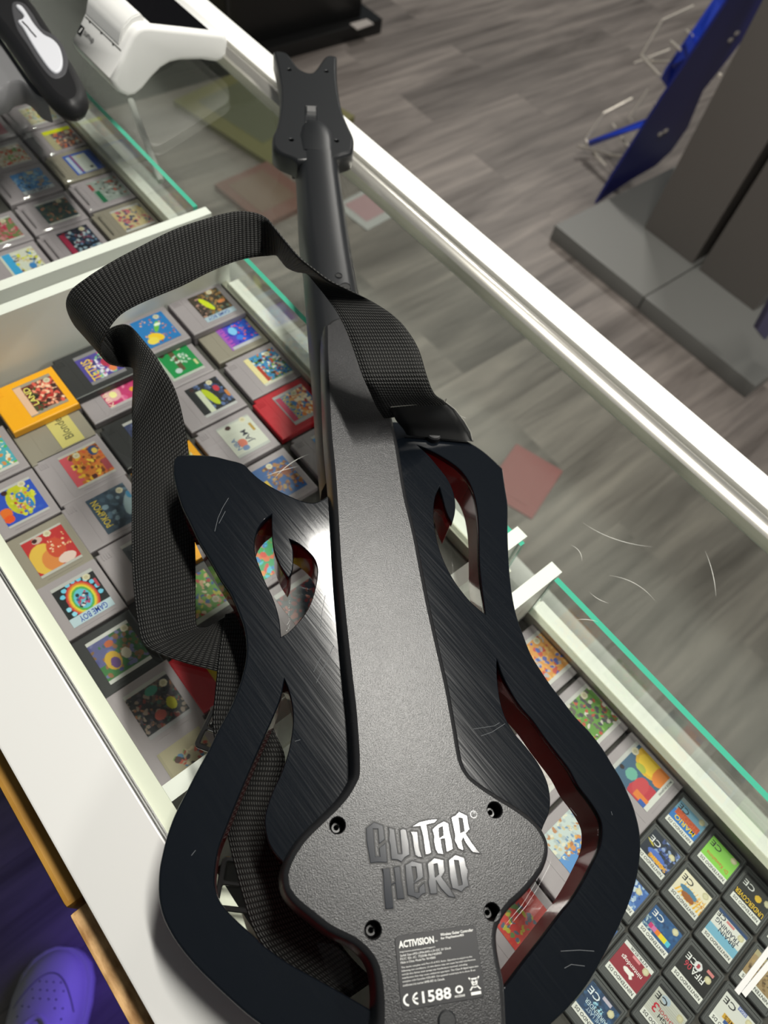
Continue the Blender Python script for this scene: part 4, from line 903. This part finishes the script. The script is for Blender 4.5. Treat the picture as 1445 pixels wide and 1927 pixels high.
# sloped lower edge of the headstock with the rounded neck root
bm = bmesh.new(); prev = None
for (a, b, zt) in (((572, 249), (612, 251), HZ - 0.002), ((562, 257), (624, 260), HZ + 0.001), ((556, 268), (632, 272), HZ + 0.0025), ((552, 285), (637, 288), HZ + 0.003), ((550, 312), (640, 314), NZ + 0.030)):
    p, q = pz(*a, NZ + 0.01), pz(*b, NZ + 0.016)
    row = [bm.verts.new((p.x + (q.x - p.x) * s_, p.y + (q.y - p.y) * s_, NZ + (zt - NZ) * h_)) for s_, h_ in pf]
    if prev:
        for i in range(len(row)): j = (i + 1) % len(row); bm.faces.new((prev[i], prev[j], row[j], row[i]))
    else: bm.faces.new(row)
    prev = row
bm.faces.new(prev[::-1]); bmesh.ops.recalc_face_normals(bm, faces=bm.faces); build('neck_root', bm, M_soft, G, True, 60)
# small latch in the middle of the headstock
p = [pz(u, v, HZ) for u, v in ((574, 231), (599, 233), (597, 199), (574, 198))]
bm = bmesh.new()
fr = [Vector((w.x, w.y)) for w in p]; fi = [w + (sum(fr, Vector((0, 0))) / 4 - w) * 0.16 for w in fr]
plate(bm, fr, [fi], [(0, HZ - 0.001), (0, HZ + 0.0006), (0.0003, HZ + 0.0008)]); build('latch_frame', bm, M_soft, HS)
def lerp4(P, a0, a1, b0, b1, z): return [((P[0] * (1 - a) + P[1] * a) * (1 - b) + (P[3] * (1 - a) + P[2] * a) * b).xy.to_3d() + Vector((0, 0, z)) for a, b in ((a0, b0), (a1, b0), (a1, b1), (a0, b1))]
bm = bmesh.new(); lo_, hi_ = lerp4(p, .14, .86, .48, .9, HZ), lerp4(p, .16, .84, .52, .88, HZ + 0.0028); hi_[2].z -= 0.001; hi_[3].z -= 0.001
add_hex(bm, lo_ + hi_); bmesh.ops.recalc_face_normals(bm, faces=bm.faces); build('latch_button', bm, mat('latch_grey', (0.13, 0.13, 0.13), 0.3), HS)
# strap button on the wing
q = pz(815, 822, ZW); bm = bmesh.new(); plate(bm, circle(q.x, q.y, 0.006), [], [(0, ZW - 0.001), (0, ZW + 0.004), (0.001, ZW + 0.005)]); build('strap_button', bm, M_blk, G, True)
# thin pale scratches on the gloss
def scr(pts, z, r=0.00013):
    bm = bmesh.new(); add_tube(bm, [pz(u, v, z) for u, v in pts], r, 4); build('scratch', bm, mat('pale_scratch', (0.16, 0.17, 0.18), 0.5), G)
for P in (((430, 937), (419, 955), (410, 975), (404, 1000)), ((424, 962), (412, 985)), ((628, 1215), (612, 1250), (595, 1285)), ((612, 1120), (606, 1150), (603, 1180)), ((890, 1372), (930, 1366), (940, 1360)), ((905, 1385), (925, 1378), (950, 1362)),
          ((1055, 1790), (1090, 1788), (1118, 1790)), ((1062, 1822), (1075, 1815), (1100, 1818)), ((1150, 1527), (1152, 1534)), ((360, 1610), (368, 1600)), ((555, 1395), (565, 1392)), ((600, 970), (590, 980)), ((1073, 1520), (1085, 1535)), ((604, 1235), (590, 1265))):
    scr(P, ZW + 0.00005)

# ------------------------------------------------------------------ strap
def ribbon(name, rows, parent, m, th=0.0015, sub=6, width=0.038, lift=None):
    if lift: rows = [(r[0], r[1], r[2] + lift(i, r[2]), r[3], r[4], r[5] + lift(i, r[5])) for i, r in enumerate(rows)]
    a = interp([pz(r[0], r[1], r[2]) for r in rows], sub); b = interp([pz(r[3], r[4], r[5]) for r in rows], sub)
    n = len(a); W_ = 6; bm = bmesh.new(); uvl = bm.loops.layers.uv.new('UVMap'); grid = []; s_ = 0; S_ = []
    for i in range(n):
        if i: s_ += ((a[i] + b[i]) / 2 - (a[i - 1] + b[i - 1]) / 2).length
        S_.append(s_)
        t = ((a[min(i + 1, n - 1)] + b[min(i + 1, n - 1)]) - (a[max(i - 1, 0)] + b[max(i - 1, 0)]))
        nn = t.cross(b[i] - a[i]); nn = nn.normalized() if nn.length > 1e-9 else Vector((0, 0, 1))
        grid.append([[bm.verts.new(a[i].lerp(b[i], k / W_) + nn * (sg * th / 2)) for k in range(W_ + 1)] for sg in (1, -1)])
    def face(vs, uvs):
        f = bm.faces.new(vs); f.smooth = True
        for l, q in zip(f.loops, uvs): l[uvl].uv = q
    for i in range(n - 1):
        for sd in (0, 1):
            for k in range(W_):
                vs = [grid[i][sd][k], grid[i + 1][sd][k], grid[i + 1][sd][k + 1], grid[i][sd][k + 1]]
                uv = [(S_[i], width * k / W_), (S_[i + 1], width * k / W_), (S_[i + 1], width * (k + 1) / W_), (S_[i], width * (k + 1) / W_)]
                if sd: vs.reverse(); uv.reverse()
                face(vs, uv)
        for k in (0, W_):
            vs = [grid[i][0][k], grid[i][1][k], grid[i + 1][1][k], grid[i + 1][0][k]]
            if k: vs.reverse()
            face(vs, [(S_[i], 0), (S_[i], 0.001), (S_[i + 1], 0.001), (S_[i + 1], 0)])
    bmesh.ops.recalc_face_normals(bm, faces=bm.faces)
    return build(name, bm, m, parent)
T = thing('guitar_strap', 'black woven webbing strap looping from the guitar over the glass', 'strap', tuple(pz(330, 900, 0.8815)))
ribbon('webbing', [
 (848, 772, .940, 722, 786, .942), (836, 756, .950, 708, 764, .954), (818, 742, .958, 697, 740, .962), (803, 708, .968, 683, 709, .968), (787, 657, .975, 665, 657, .972), (763, 618, .980, 650, 618, .976), (735, 590, .984, 633, 586, .978),
 (700, 567, .988, 616, 562, .980), (658, 547, .992, 597, 536, .978), (620, 529, .996, 578, 514, .974), (590, 507, 1.000, 560, 511, .970), (562, 484, 1.002, 541, 503, .968), (537, 455, 1.004, 528, 488, .968),
 (516, 429, 1.004, 520, 480, .970), (500, 410, 1.002, 503, 481, .972), (474, 399, 1.000, 478, 484, .974), (436, 399, .998, 440, 493, .974), (380, 414, .996, 392, 513, .974), (324, 434, .993, 342, 538, .972), (268, 462, .990, 294, 558, .970), (212, 492, .986, 252, 577, .967),
 (163, 523, .980, 222, 597, .962), (132, 550, .968, 198, 630, .953), (127, 582, .950, 189, 661, .938), (150, 622, .930, 205, 683, .920), (185, 634, .915, 232, 690, .905), (212, 615, .925, 250, 692, .905), (240, 612, .940, 253, 705, .912), (268, 640, .945, 251, 740, .915), (300, 682, .942, 249, 785, .916), (330, 735, .924, 249, 835, .904),
 (347, 800, .904, 248, 890, .892), (356, 862, .8862, 248, 950, .8862), (363, 950, .8855, 248, 1010, .8855), (367, 1025, .885, 249, 1065, .885), (368, 1090, .885, 253, 1120, .885), (368, 1145, .885, 259, 1168, .885), (371, 1178, .885, 270, 1210, .885), (386, 1181, .885, 300, 1230, .885), (402, 1174, .884, 345, 1246, .884), (424, 1162, .8835, 408, 1263, .8835)],
 T, M_web, lift=lambda i, z: 0.017 * (max(0, min(1, (i - 0.3) / 2.5)) * (1 if i < 9 else max(0.45, 1 - (i - 9) * .12))) * max(0, min(1, (z - .905) / .05)))
ribbon('webbing', [
 (424, 1156, .8860, 505, 1150, .8860), (417, 1195, .8862, 525, 1195, .8862), (411, 1240, .886, 521, 1245, .886), (405, 1300, .8855, 515, 1310, .8855), (400, 1362, .885, 512, 1362, .885), (408, 1420, .884, 536, 1424, .884), (413, 1470, .8835, 527, 1475, .8835), (418, 1515, .8832, 524, 1520, .8832), (427, 1568, .883, 538, 1565, .883),
 (439, 1620, .883, 552, 1612, .883), (457, 1689, .883, 568, 1665, .883), (478, 1752, .883, 592, 1715, .883), (520, 1815, .883, 627, 1758, .883), (570, 1862, .883, 662, 1803, .883), (625, 1900, .883, 705, 1845, .883)], T, M_web)
ribbon('leather_end', [(838, 757, .951, 733, 766, .955), (856, 770, .945, 738, 777, .948), (872, 790, .938, 745, 790, .940), (884, 812, .930, 756, 803, .932), (890, 830, .9252, 765, 818, .9258)], T, mat('black_leather', (0.01, 0.01, 0.01), 0.45), 0.003)
bm = bmesh.new()
for P in (((735, 766, .957), (785, 761, .9555), (838, 756, .953)), ((838, 756, .953), (856, 770, .947), (873, 792, .940), (885, 813, .932), (889, 829, .927)), ((838, 756, .953), (840, 750, .958), (835, 753, .955)), ((866, 783, .944), (876, 787, .945))):
    add_tube(bm, [pz(*w) for w in P], 0.00028, 5)
build('white_stitching', bm, mat('pale_thread', (0.4, 0.39, 0.35), 0.8), T)
def buckle(u, v, z, rz, w, h):
    q = pz(u, v, z); bm = bmesh.new()
    a = rrect(-w, w, -h, h, 0.003, 4); b1 = rrect(-w + 0.003, w - 0.003, 0.0012, h - 0.003, 0.001, 3); b2 = rrect(-w + 0.003, w - 0.003, -h + 0.003, -0.0012, 0.001, 3)
    plate(bm, a, [b1, b2], [(0.0005, 0), (0, 0.0006), (0, 0.0024), (0.0006, 0.0032)])
    bmesh.ops.rotate(bm, verts=bm.verts, cent=(0, 0, 0), matrix=Matrix.Rotation(rz, 3, 'Z')); bmesh.ops.translate(bm, verts=bm.verts, vec=q)
    build('slider_buckle', bm, mat('gloss_buckle', (0.012, 0.012, 0.012), 0.08), T, True)
buckle(442, 1392, 0.8812, math.radians(32), 0.022, 0.013)
buckle(475, 1668, 0.8805, math.radians(45), 0.020, 0.014)
q = pz(640, 1838, .8805); bm = bmesh.new(); plate(bm, [Vector(pz(u, v, .88)[:2]) for u, v in ((590, 1770), (655, 1775), (668, 1868), (620, 1850))], [], [(0, .8805), (0, .883), (0.0008, .884)]); build('clear_loop', bm, M_case, T, True)

# ------------------------------------------------------------------ payment terminal
q0 = pz(242, 183, 0.8805); XL = q0.x
PF = [(209, 150), (214, 163), (224, 175), (242, 183), (256, 180), (270, 168), (287, 147), (305, 129), (322, 119), (340, 115), (380, 114), (408, 118), (419, 114), (427, 104), (430, 80), (428, 71), (420, 65), (350, 57), (284, 50), (272, 50), (262, 54), (254, 61), (248, 70), (228, 112)]
prof = [px_(u, v, XL) for u, v in PF]
prof = [(p.y, max(p.z, 0.8802)) for p in prof]
T2 = thing('payment_terminal', 'white card payment terminal with a printer, standing on the glass', 'card terminal', (XL - 0.045, prof[3][0], 0.8802))
TD = 0.088
pl = [Vector(p) for p in prof]
if area2(pl) < 0: pl.reverse()
bm = bmesh.new(); prev = None; lay_ = [(0.005, XL), (0.0022, XL - 0.0006), (0.0006, XL - 0.0024), (0, XL - 0.005), (0, XL - TD + 0.005), (0.0022, XL - TD + 0.0006), (0.005, XL - TD)]
first = None
for ins, x in lay_:
    row = [bm.verts.new((x, w.x, w.y)) for w in offset_loop(pl, ins)]
    if prev:
        for i in range(len(row)): j = (i + 1) % len(row); bm.faces.new((prev[i], prev[j], row[j], row[i]))
    else: first = row
    prev = row
bm.faces.new(first); bm.faces.new(prev[::-1]); bmesh.ops.recalc_face_normals(bm, faces=bm.faces)
M_term = mat('terminal_white', (0.78, 0.78, 0.76), 0.32)
build('housing', bm, M_term, T2, True, 50)
def P3(i): return Vector((0, prof[i][0], prof[i][1]))
ta, tb = P3(18), P3(16)          # top slope
tn = Vector((0, -(tb - ta).z, (tb - ta).y)).normalized()
def top(a, x, h): w = ta.lerp(tb, a) + tn * h; return Vector((x, w.y, w.z))
bm = bmesh.new()
lo_ = [top(.04, XL - .008, -.001), top(.84, XL - .008, -.001), top(.84, XL - TD + .006, -.001), top(.04, XL - TD + .006, -.001)]; add_hex(bm, lo_ + [w + tn * 0.0016 for w in lo_]); bmesh.ops.recalc_face_normals(bm, faces=bm.faces)
build('screen', bm, mat('black_screen', (0.004, 0.004, 0.005), 0.06), T2)
fa, fb = P3(0), P3(22); fn = Vector((0, (fa - fb).z, -(fa - fb).y)).normalized()
if fn.y > 0: fn = -fn
def fr_(a, x, h=0.0003): w = fa.lerp(fb, a) + fn * h; return Vector((x, w.y, w.z))
bm = bmesh.new()
lo_ = [fr_(.62, XL - .006, -.0004), fr_(.635, XL - .006, -.0004), fr_(.635, XL - TD + .006, -.0004), fr_(.62, XL - TD + .006, -.0004)]; add_hex(bm, lo_ + [w + fn * 0.0007 for w in lo_])
for x in (.02, .045, .07): 
    lo_ = [fr_(.59, XL - x, -.0004), fr_(.63, XL - x, -.0004), fr_(.63, XL - x - .003, -.0004), fr_(.59, XL - x - .003, -.0004)]; add_hex(bm, lo_ + [w + fn * 0.0007 for w in lo_])
bmesh.ops.recalc_face_normals(bm, faces=bm.faces); build('lid_seam', bm, M_darkgap, T2)
fv = (fb - fa).normalized(); FL = (fb - fa).length
bm = bmesh.new()
o_ = fr_(.22, XL - .083, .0002); w_ = 0.0085
vs = [bm.verts.new(o_ + Vector((w_ * a, 0, 0)) + fv * (w_ * 1.15 * b) + fn * 0.0002) for a, b in ((0, 0), (1, 0), (1, 1), (0, 1))]; bm.faces.new(vs)
add_text(bm, 'sumup', o_ + Vector((w_ + .002, 0, 0)) + fv * 0.0015 + fn * 0.0002, (1, 0, 0), fv, 0.021, 0.0065)
o3 = o_ + fn * 0.0004
vs = [bm.verts.new(o3 + Vector((w_ * a, 0, 0)) + fv * (w_ * 1.15 * b)) for a, b in ((.28, .2), (.5, .2), (.72, .8), (.5, .8))]
f = bm.faces.new(vs); f.material_index = 1
build('logo', bm, [mat('terminal_black', (0.01, 0.01, 0.01), 0.4), M_term], T2)
# raised printer lid
bm = bmesh.new(); prev = None
ca = P3(22).lerp(P3(18), .5)
lidp = [P3(0).lerp(P3(22), .66), P3(0).lerp(P3(22), .85) + fn * .003, P3(22) + fn * .004 + Vector((0, 0, .002)), P3(20) + Vector((0, -.001, .006)), P3(18) + Vector((0, -.004, .008)), P3(18) + Vector((0, .001, .001)), P3(20) - Vector((0, 0, .006))]
A = [bm.verts.new((XL - .012, w.y, w.z)) for w in lidp]; B = [bm.verts.new((XL - TD + .004, w.y, w.z)) for w in lidp]
for i in range(len(lidp)): j = (i + 1) % len(lidp); bm.faces.new((A[i], A[j], B[j], B[i]))
bm.faces.new(A); bm.faces.new(B[::-1]); bmesh.ops.recalc_face_normals(bm, faces=bm.faces)
bmesh.ops.bevel(bm, geom=bm.edges[:], offset=0.0012, segments=2, affect='EDGES')
build('printer_lid', bm, M_term, T2, True, 40)

# ------------------------------------------------------------------ barcode scanner
SZ = 0.926
T3 = thing('barcode_scanner', 'black handheld barcode scanner with a white top panel, beside the terminal', 'scanner', tuple(pz(80, 120, 0.8805)))
SB = [(-20, 10), (12, -2), (38, 3), (62, 14), (92, 58), (120, 100), (148, 146), (164, 180), (165, 200), (155, 212), (138, 217), (118, 213), (96, 198), (70, 166), (40, 122), (8, 76), (-15, 45)]
s2 = smooth_loop(px_loop(SB, SZ - 0.011), 4)
bm = bmesh.new(); plate(bm, s2, [], [(0.009, SZ - 0.0215), (0.003, SZ - 0.019), (0.0, SZ - 0.014), (0.0, SZ - 0.010), (0.0015, SZ - 0.005), (0.005, SZ - 0.0015), (0.009, SZ)])
build('rubber_body', bm, mat('black_rubber', (0.009, 0.009, 0.010), 0.5, spec=0.3), T3, True, 70)
WP = [(30, 13), (40, 12), (50, 24), (64, 46), (82, 66), (100, 76), (112, 90), (118, 112), (116, 130), (107, 138), (95, 134), (78, 112), (60, 84), (44, 56), (34, 42), (42, 38), (44, 30)]
w2_ = smooth_loop(px_loop(WP, SZ + 0.001), 4)
bm = bmesh.new(); plate(bm, w2_, [], [(0, SZ - 0.002), (0, SZ + 0.0015), (0.0006, SZ + 0.0024), (0.0014, SZ + 0.0028)]); build('white_panel', bm, mat('scanner_white', (0.55, 0.56, 0.60), 0.5), T3, True, 60)
RP = [(22, 8), (44, 6), (62, 26), (80, 54), (104, 68), (122, 92), (128, 118), (124, 140), (108, 149), (92, 144), (70, 116), (50, 84), (30, 52)]
r2 = smooth_loop(px_loop(RP, SZ), 4)
bm = bmesh.new(); plate(bm, r2, [], [(0, SZ - 0.002), (0.0006, SZ + 0.0004), (0.002, SZ + 0.0008)]); build('grey_rim', bm, mat('scanner_grey_rim', (0.06, 0.06, 0.065), 0.4), T3, True, 60)
bm = bmesh.new(); add_tube(bm, [pz(u, v, SZ + 0.0034) for u, v in ((42, 40), (52, 50), (58, 58), (68, 69))], 0.0006, 6); build('indicator_slit', bm, M_blk, T3)
HP = [(-40, 20), (0, 66), (30, 110), (60, 152), (88, 184), (80, 186), (64, 178), (50, 162), (35, 152), (15, 156), (0, 168), (-40, 160)]
g2_ = [tuple(pz(u, v, 0.905)[:2]) for u, v in HP]
bm = bmesh.new(); plate(bm, [Vector(w) for w in smooth_loop(g2_, 3)], [], [(0.001, 0.8803), (0, 0.882), (0, 0.902), (0.002, 0.905)]); build('grey_handle', bm, mat('scanner_grey', (0.17, 0.17, 0.175), 0.4), T3, True, 60)

# ------------------------------------------------------------------ far side of the counter
M_col = mat('warm_grey_laminate', (0.135, 0.122, 0.112), 0.5)
M_plin = mat('grey_plinth_top', (0.15, 0.15, 0.142), 0.45)
xs = pz(1222, 554, 0.05).x
for (xa, xb, lab) in ((pz(1046, 422, .05).x, -0.622, 'grey low plinth under the display column beside the blue stand'), (-0.618, pz(1421, 727, .05).x, 'grey low plinth nearest the right photo edge')):
    o = recenter(box_obj('plinth', xa, xb, 1.706, 2.45, 0.0, 0.05, M_plin, None, 0.003)); tag(o, lab, 'plinth')
for (xa, xb, lab) in ((-0.822, -0.632, 'tall grey display column beside the blue stand'), (-0.606, -0.402, 'tall grey display column nearest the right photo edge')):
    o = recenter(box_obj('display_column', xa, xb, 1.952, 2.25, 0.05, 2.3, M_col, None, 0.003)); tag(o, lab, 'display column')
BX = pz(1120, 382, 0.01).x
M_blue = mat('blue_painted_metal', (0.012, 0.016, 0.13), 0.35); M_blue2 = mat('bright_blue_plastic', (0.02, 0.06, 0.55), 0.35)
T4 = thing('wire_display_stand', 'blue display stand with wire pockets, leaning beside the grey column', 'display stand', (BX, 1.95, 0))
bp = [px_(u, v, BX) for u, v in ((1120, 382), (1182, 340), (1232, 311), (1262, 283), (1292, 240), (1321, 170), (1380, 95), (1440, 12), (1480, -60), (1410, -70), (1365, 4), (1244, 183), (1149, 332))]
bp = [Vector((0, p.y, max(p.z, 0.0))) for p in bp]
bm = bmesh.new(); A = [bm.verts.new((BX + 0.004, p.y, p.z)) for p in bp]; B = [bm.verts.new((BX - 0.004, p.y, p.z)) for p in bp]; n = len(bp)
for i in range(n): j = (i + 1) % n; bm.faces.new((A[i], A[j], B[j], B[i]))
bm.faces.new(A); bm.faces.new(B[::-1]); bmesh.ops.recalc_face_normals(bm, faces=bm.faces); build('side_panel', bm, M_blue, T4)
def bxp(name, pts, th, m):
    bm = bmesh.new(); P = [px_(u, v, BX - d) for u, v, d in pts]
    lo_ = P; hi_ = [w + Vector((0, 0, th)) for w in P]; add_hex(bm, lo_ + hi_); bmesh.ops.recalc_face_normals(bm, faces=bm.faces); build(name, bm, m, T4)
bxp('shelf', [(1243, 148, .10), (1254, 164, .10), (1300, 120, .02), (1290, 80, .06)], 0.03, M_blue2)
bxp('shelf', [(1290, 82, .08), (1302, 110, .03), (1372, 12, .02), (1352, -10, .06)], 0.03, M_blue2)
bxp('shelf', [(1106, 268, .20), (1110, 276, .20), (1220, 236, .04), (1226, 222, .05)], 0.006, M_blue2)
M_wire = mat('pale_wire', (0.60, 0.55, 0.48), 0.35, 0.3)
wires = [[(1304, 12, .22), (1246, 39, .22), (1206, 104, .22), (1241, 143, .12)], [(1206, 104, .22), (1228, 116, .2), (1295, 117, .04)], [(1193, 120, .25), (1260, 94, .2)], [(1262, 78, .12), (1280, 94, .05)], [(1292, 58, .12), (1302, 68, .06)],
         [(1189, 186, .20), (1136, 214, .22), (1102, 262, .22), (1107, 272, .2)], [(1116, 286, .2), (1148, 325, .1)], [(1088, 275, .22), (1108, 279, .2), (1150, 292, .15), (1180, 295, .08)], [(1168, 258, .14), (1188, 282, .05)], [(1220, 168, .14), (1184, 222, .14), (1188, 226, .12)], [(1230, 195, .10), (1240, 203, .04)], [(1152, 234, .18), (1158, 242, .16)]]
for w in wires:
    bm = bmesh.new(); add_tube(bm, [px_(u, v, BX - d) for u, v, d in w], 0.0045 if w[0][0] != 1116 else 0.006, 6); build('wire', bm, M_wire, T4, True)
for (u, v) in ((1242, 252), (1252, 246), (1374, 75), (1386, 62)):
    q = px_(u, v, BX + 0.005); box_obj('clip', q.x - .001, q.x + .004, q.y - .008, q.y + .008, q.z - .004, q.z + .004, M_wire, T4)
q = py_(1355, 142, 1.951); o = recenter(box_obj('screw_head', q.x - .005, q.x + .005, 1.946, 1.952, q.z - .005, q.z + .005, M_wire, None, .002)); tag(o, 'small pale screw head on the grey column beside the blue stand', 'screw')
q = pz(1440, 660, 0.05)
T5 = thing('display_stand', 'second blue stand just entering the right photo edge', 'display stand', (q.x, q.y, 0.05))
bm = bmesh.new(); P = [px_(u, v, q.x) for u, v in ((1425, 620), (1440, 640), (1560, 470), (1530, 430))]; add_hex(bm, P + [w - Vector((0.012, 0, 0)) for w in P]); bmesh.ops.recalc_face_normals(bm, faces=bm.faces); build('side_panel', bm, mat('dim_blue_metal', (0.03, 0.03, 0.12), 0.4), T5)
# black cabinet
T6 = thing('black_cabinet', 'tall black cabinet on the shop floor behind the terminal', 'cabinet', (-2.5, 1.4, 0))
fx = -2.20
box_obj('body', fx - 0.7, fx, 0.75, pz(684, 40, .04).y, 0.05, 1.9, mat('satin_black', (0.004, 0.004, 0.004), 0.35), T6, 0.004)
box_obj('base', fx - 0.75, pz(560, 106, .0).x, 0.72, pz(703, 52, .0).y, 0.0, 0.05, mat('satin_black'), T6, 0.003)
box_obj('door_gap', fx, fx + 0.003, 1.36, 1.372, 0.08, 1.9, M_blk, T6)
P = [pz(u, v, 0.0505) for u, v in ((658, 46), (672, 57), (703, 46), (690, 37))]
bm = bmesh.new(); add_hex(bm, P + [w + Vector((0, 0, .003)) for w in P]); bmesh.ops.recalc_face_normals(bm, faces=bm.faces)
tag(recenter(build('price_tag', bm, mat('grey_tag', (0.35, 0.32, 0.30), 0.5))), 'small pale tag on the black cabinet base corner', 'tag')
# flat placeholders added on the floor for blurred coloured patches in the glass
def floor_box(name, lab, cat, px0, w, d, h, rz, m1, m2):
    p = pz(*px0, 0.0); t = thing(name, lab, cat, tuple(p)); bm = bmesh.new(); add_box(bm, -w / 2, w / 2, -d / 2, d / 2, 0, h, 0, 0.002)
    bmesh.ops.rotate(bm, verts=bm.verts, cent=(0, 0, 0), matrix=Matrix.Rotation(rz, 3, 'Z')); bmesh.ops.translate(bm, verts=bm.verts, vec=p); build('body', bm, m1, t)
    bm = bmesh.new(); add_box(bm, -w * .38, w * .3, -d * .36, d * .30, h, h + .001); bmesh.ops.rotate(bm, verts=bm.verts, cent=(0, 0, 0), matrix=Matrix.Rotation(rz, 3, 'Z')); bmesh.ops.translate(bm, verts=bm.verts, vec=p); build('top_picture', bm, m2, t)
floor_box('placeholder_box', 'olive yellow placeholder box added on the floor for a blurred patch in the glass beyond the terminal', 'box', (500, 215), .42, .40, .02, .2, mat('olive_card', (0.15, 0.14, 0.05), 0.6), mat('olive_dark', (0.10, 0.105, 0.06), 0.6))
floor_box('placeholder_box', 'reddish placeholder box added on the floor for a blurred patch in the glass left of the headstock', 'box', (500, 372), .22, .2, .02, .1, mat('rust_card', (0.16, 0.07, 0.055), 0.6), mat('rust_dark', (0.16, 0.10, 0.07), 0.6))
floor_box('placeholder', 'red leaflet added on the floor for a blurred patch in the glass right of the guitar', 'placeholder', (985, 905), .13, .17, .004, .3, mat('red_card', (0.24, 0.07, 0.07), 0.6), mat('red_card'))
floor_box('placeholder', 'pale leaflet added on the floor for a blurred patch in the glass right of the neck', 'placeholder', (700, 390), .14, .18, .004, .1, mat('pale_card', (0.42, 0.42, 0.42), 0.6), mat('pale_red_card', (0.40, 0.25, 0.27), 0.6))

# ------------------------------------------------------------------ sneaker
tc_ = Vector((-0.119, -0.2785, 0)); dr_ = Vector((-0.73, 0.68, 0)).normalized(); sd_ = Vector((-dr_.y, dr_.x, 0))
toe = Vector((-0.196, -0.246, 0))
T7 = thing('sneaker', 'white leather sneaker on the floor in purple light', 'shoe', (-0.13, -0.30, 0))
def shoe_row(s, hw, z0, z1, top):     # s back from the toe
    c_ = toe - dr_ * s; out = []
    for k in range(13):
        a = math.pi * k / 12; x = math.cos(a) * hw; z = z0 + (z1 - z0) * (math.sin(a) ** (0.75))
        out.append(c_ + sd_ * x + Vector((0, 0, z)))
    return out
SEC = [(0.002, 0.012), (0.008, 0.026), (0.02, 0.040), (0.04, 0.050), (0.07, 0.0545), (0.10, 0.054), (0.14, 0.048), (0.19, 0.041), (0.24, 0.038), (0.275, 0.032), (0.295, 0.018)]
bm = bmesh.new(); prev = None
for s, hw in SEC:
    row = [toe - dr_ * s + sd_ * x + Vector((0, 0, z)) for x, z in ((hw, 0), (hw + .002, .004), (hw + .002, .024), (hw - .001, .028), (-hw + .001, .028), (-hw - .002, .024), (-hw - .002, .004), (-hw, 0))]
    row = [bm.verts.new(p) for p in row]
    if prev:
        for i in range(8): j = (i + 1) % 8; bm.faces.new((prev[i], prev[j], row[j], row[i]))
    else: bm.faces.new(row)
    prev = row
bm.faces.new(prev[::-1]); bmesh.ops.recalc_face_normals(bm, faces=bm.faces)
M_shoe = mat('white_leather', (0.62, 0.60, 0.58), 0.5); build('sole', bm, mat('sole_white', (0.58, 0.56, 0.55), 0.55), T7, True, 60)
HT = [.034, .044, .052, .060, .072, .086, .100, .105, .105, .1, .085]
bm = bmesh.new(); prev = None
for (s, hw), h in zip(SEC, HT):
    row = [bm.verts.new(p) for p in shoe_row(s + .004, hw - .005 if hw > .02 else hw * .7, .026, h, 0)]
    if prev:
        for i in range(12): bm.faces.new((prev[i], prev[i + 1], row[i + 1], row[i]))
    else: bm.faces.new(row)
    prev = row
bm.faces.new(prev[::-1]); bmesh.ops.recalc_face_normals(bm, faces=bm.faces); build('upper', bm, M_shoe, T7, True, 80)
def on_shoe(s, x):                    # a point on the upper
    for i in range(len(SEC) - 1):
        if SEC[i][0] + .004 <= s <= SEC[i + 1][0] + .004:
            t = (s - SEC[i][0] - .004) / (SEC[i + 1][0] - SEC[i][0]); hw = SEC[i][1] * (1 - t) + SEC[i + 1][1] * t - .005; h = HT[i] * (1 - t) + HT[i + 1] * t
            cth = max(-1, min(1, x / hw)); return toe - dr_ * s + sd_ * x + Vector((0, 0, .026 + (h - .026) * (math.sqrt(1 - cth * cth) ** .75)))
bm = bmesh.new()
for s, xs_ in ((.045, (-.015, -.005, .005, .015)), (.055, (-.022, -.01, 0, .01, .022)), (.065, (-.016, -.006, .006, .016)), (.075, (-.028, -.018, .018, .028)), (.087, (-.03, .03))):
    for x in xs_:
        q = on_shoe(s, x); add_tube(bm, [q - Vector((0, 0, .001)), q + Vector((0, 0, .0006))], .0011, 6)
build('perforation', bm, M_darkgap, T7)
bm = bmesh.new()
add_tube(bm, [on_shoe(.034 + .9 * (x / .042) ** 2 * .05, x) + Vector((0, 0, .0004)) for x in [-.042 + .084 * k / 20 for k in range(21)]], .0009, 6)
build('toe_seam', bm, mat('seam_grey', (0.25, 0.24, 0.25), 0.6), T7)
bm = bmesh.new()
add_tube(bm, [on_shoe(.105 - .020 * math.cos(x / .022 * 1.57), x) + Vector((0, 0, .0015)) for x in [-.022 + .044 * k / 12 for k in range(13)]], .0035, 8)
build('lace_guard', bm, M_shoe, T7, True)
for k in range(3):
    bm = bmesh.new(); s = .112 + k * .018; add_tube(bm, [on_shoe(s, x) + Vector((0, 0, .003 + .003 * math.cos(x / .02 * 1.5))) for x in (-.02, -.01, 0, .01, .02)], .0035, 8); build('lace', bm, M_shoe, T7, True)
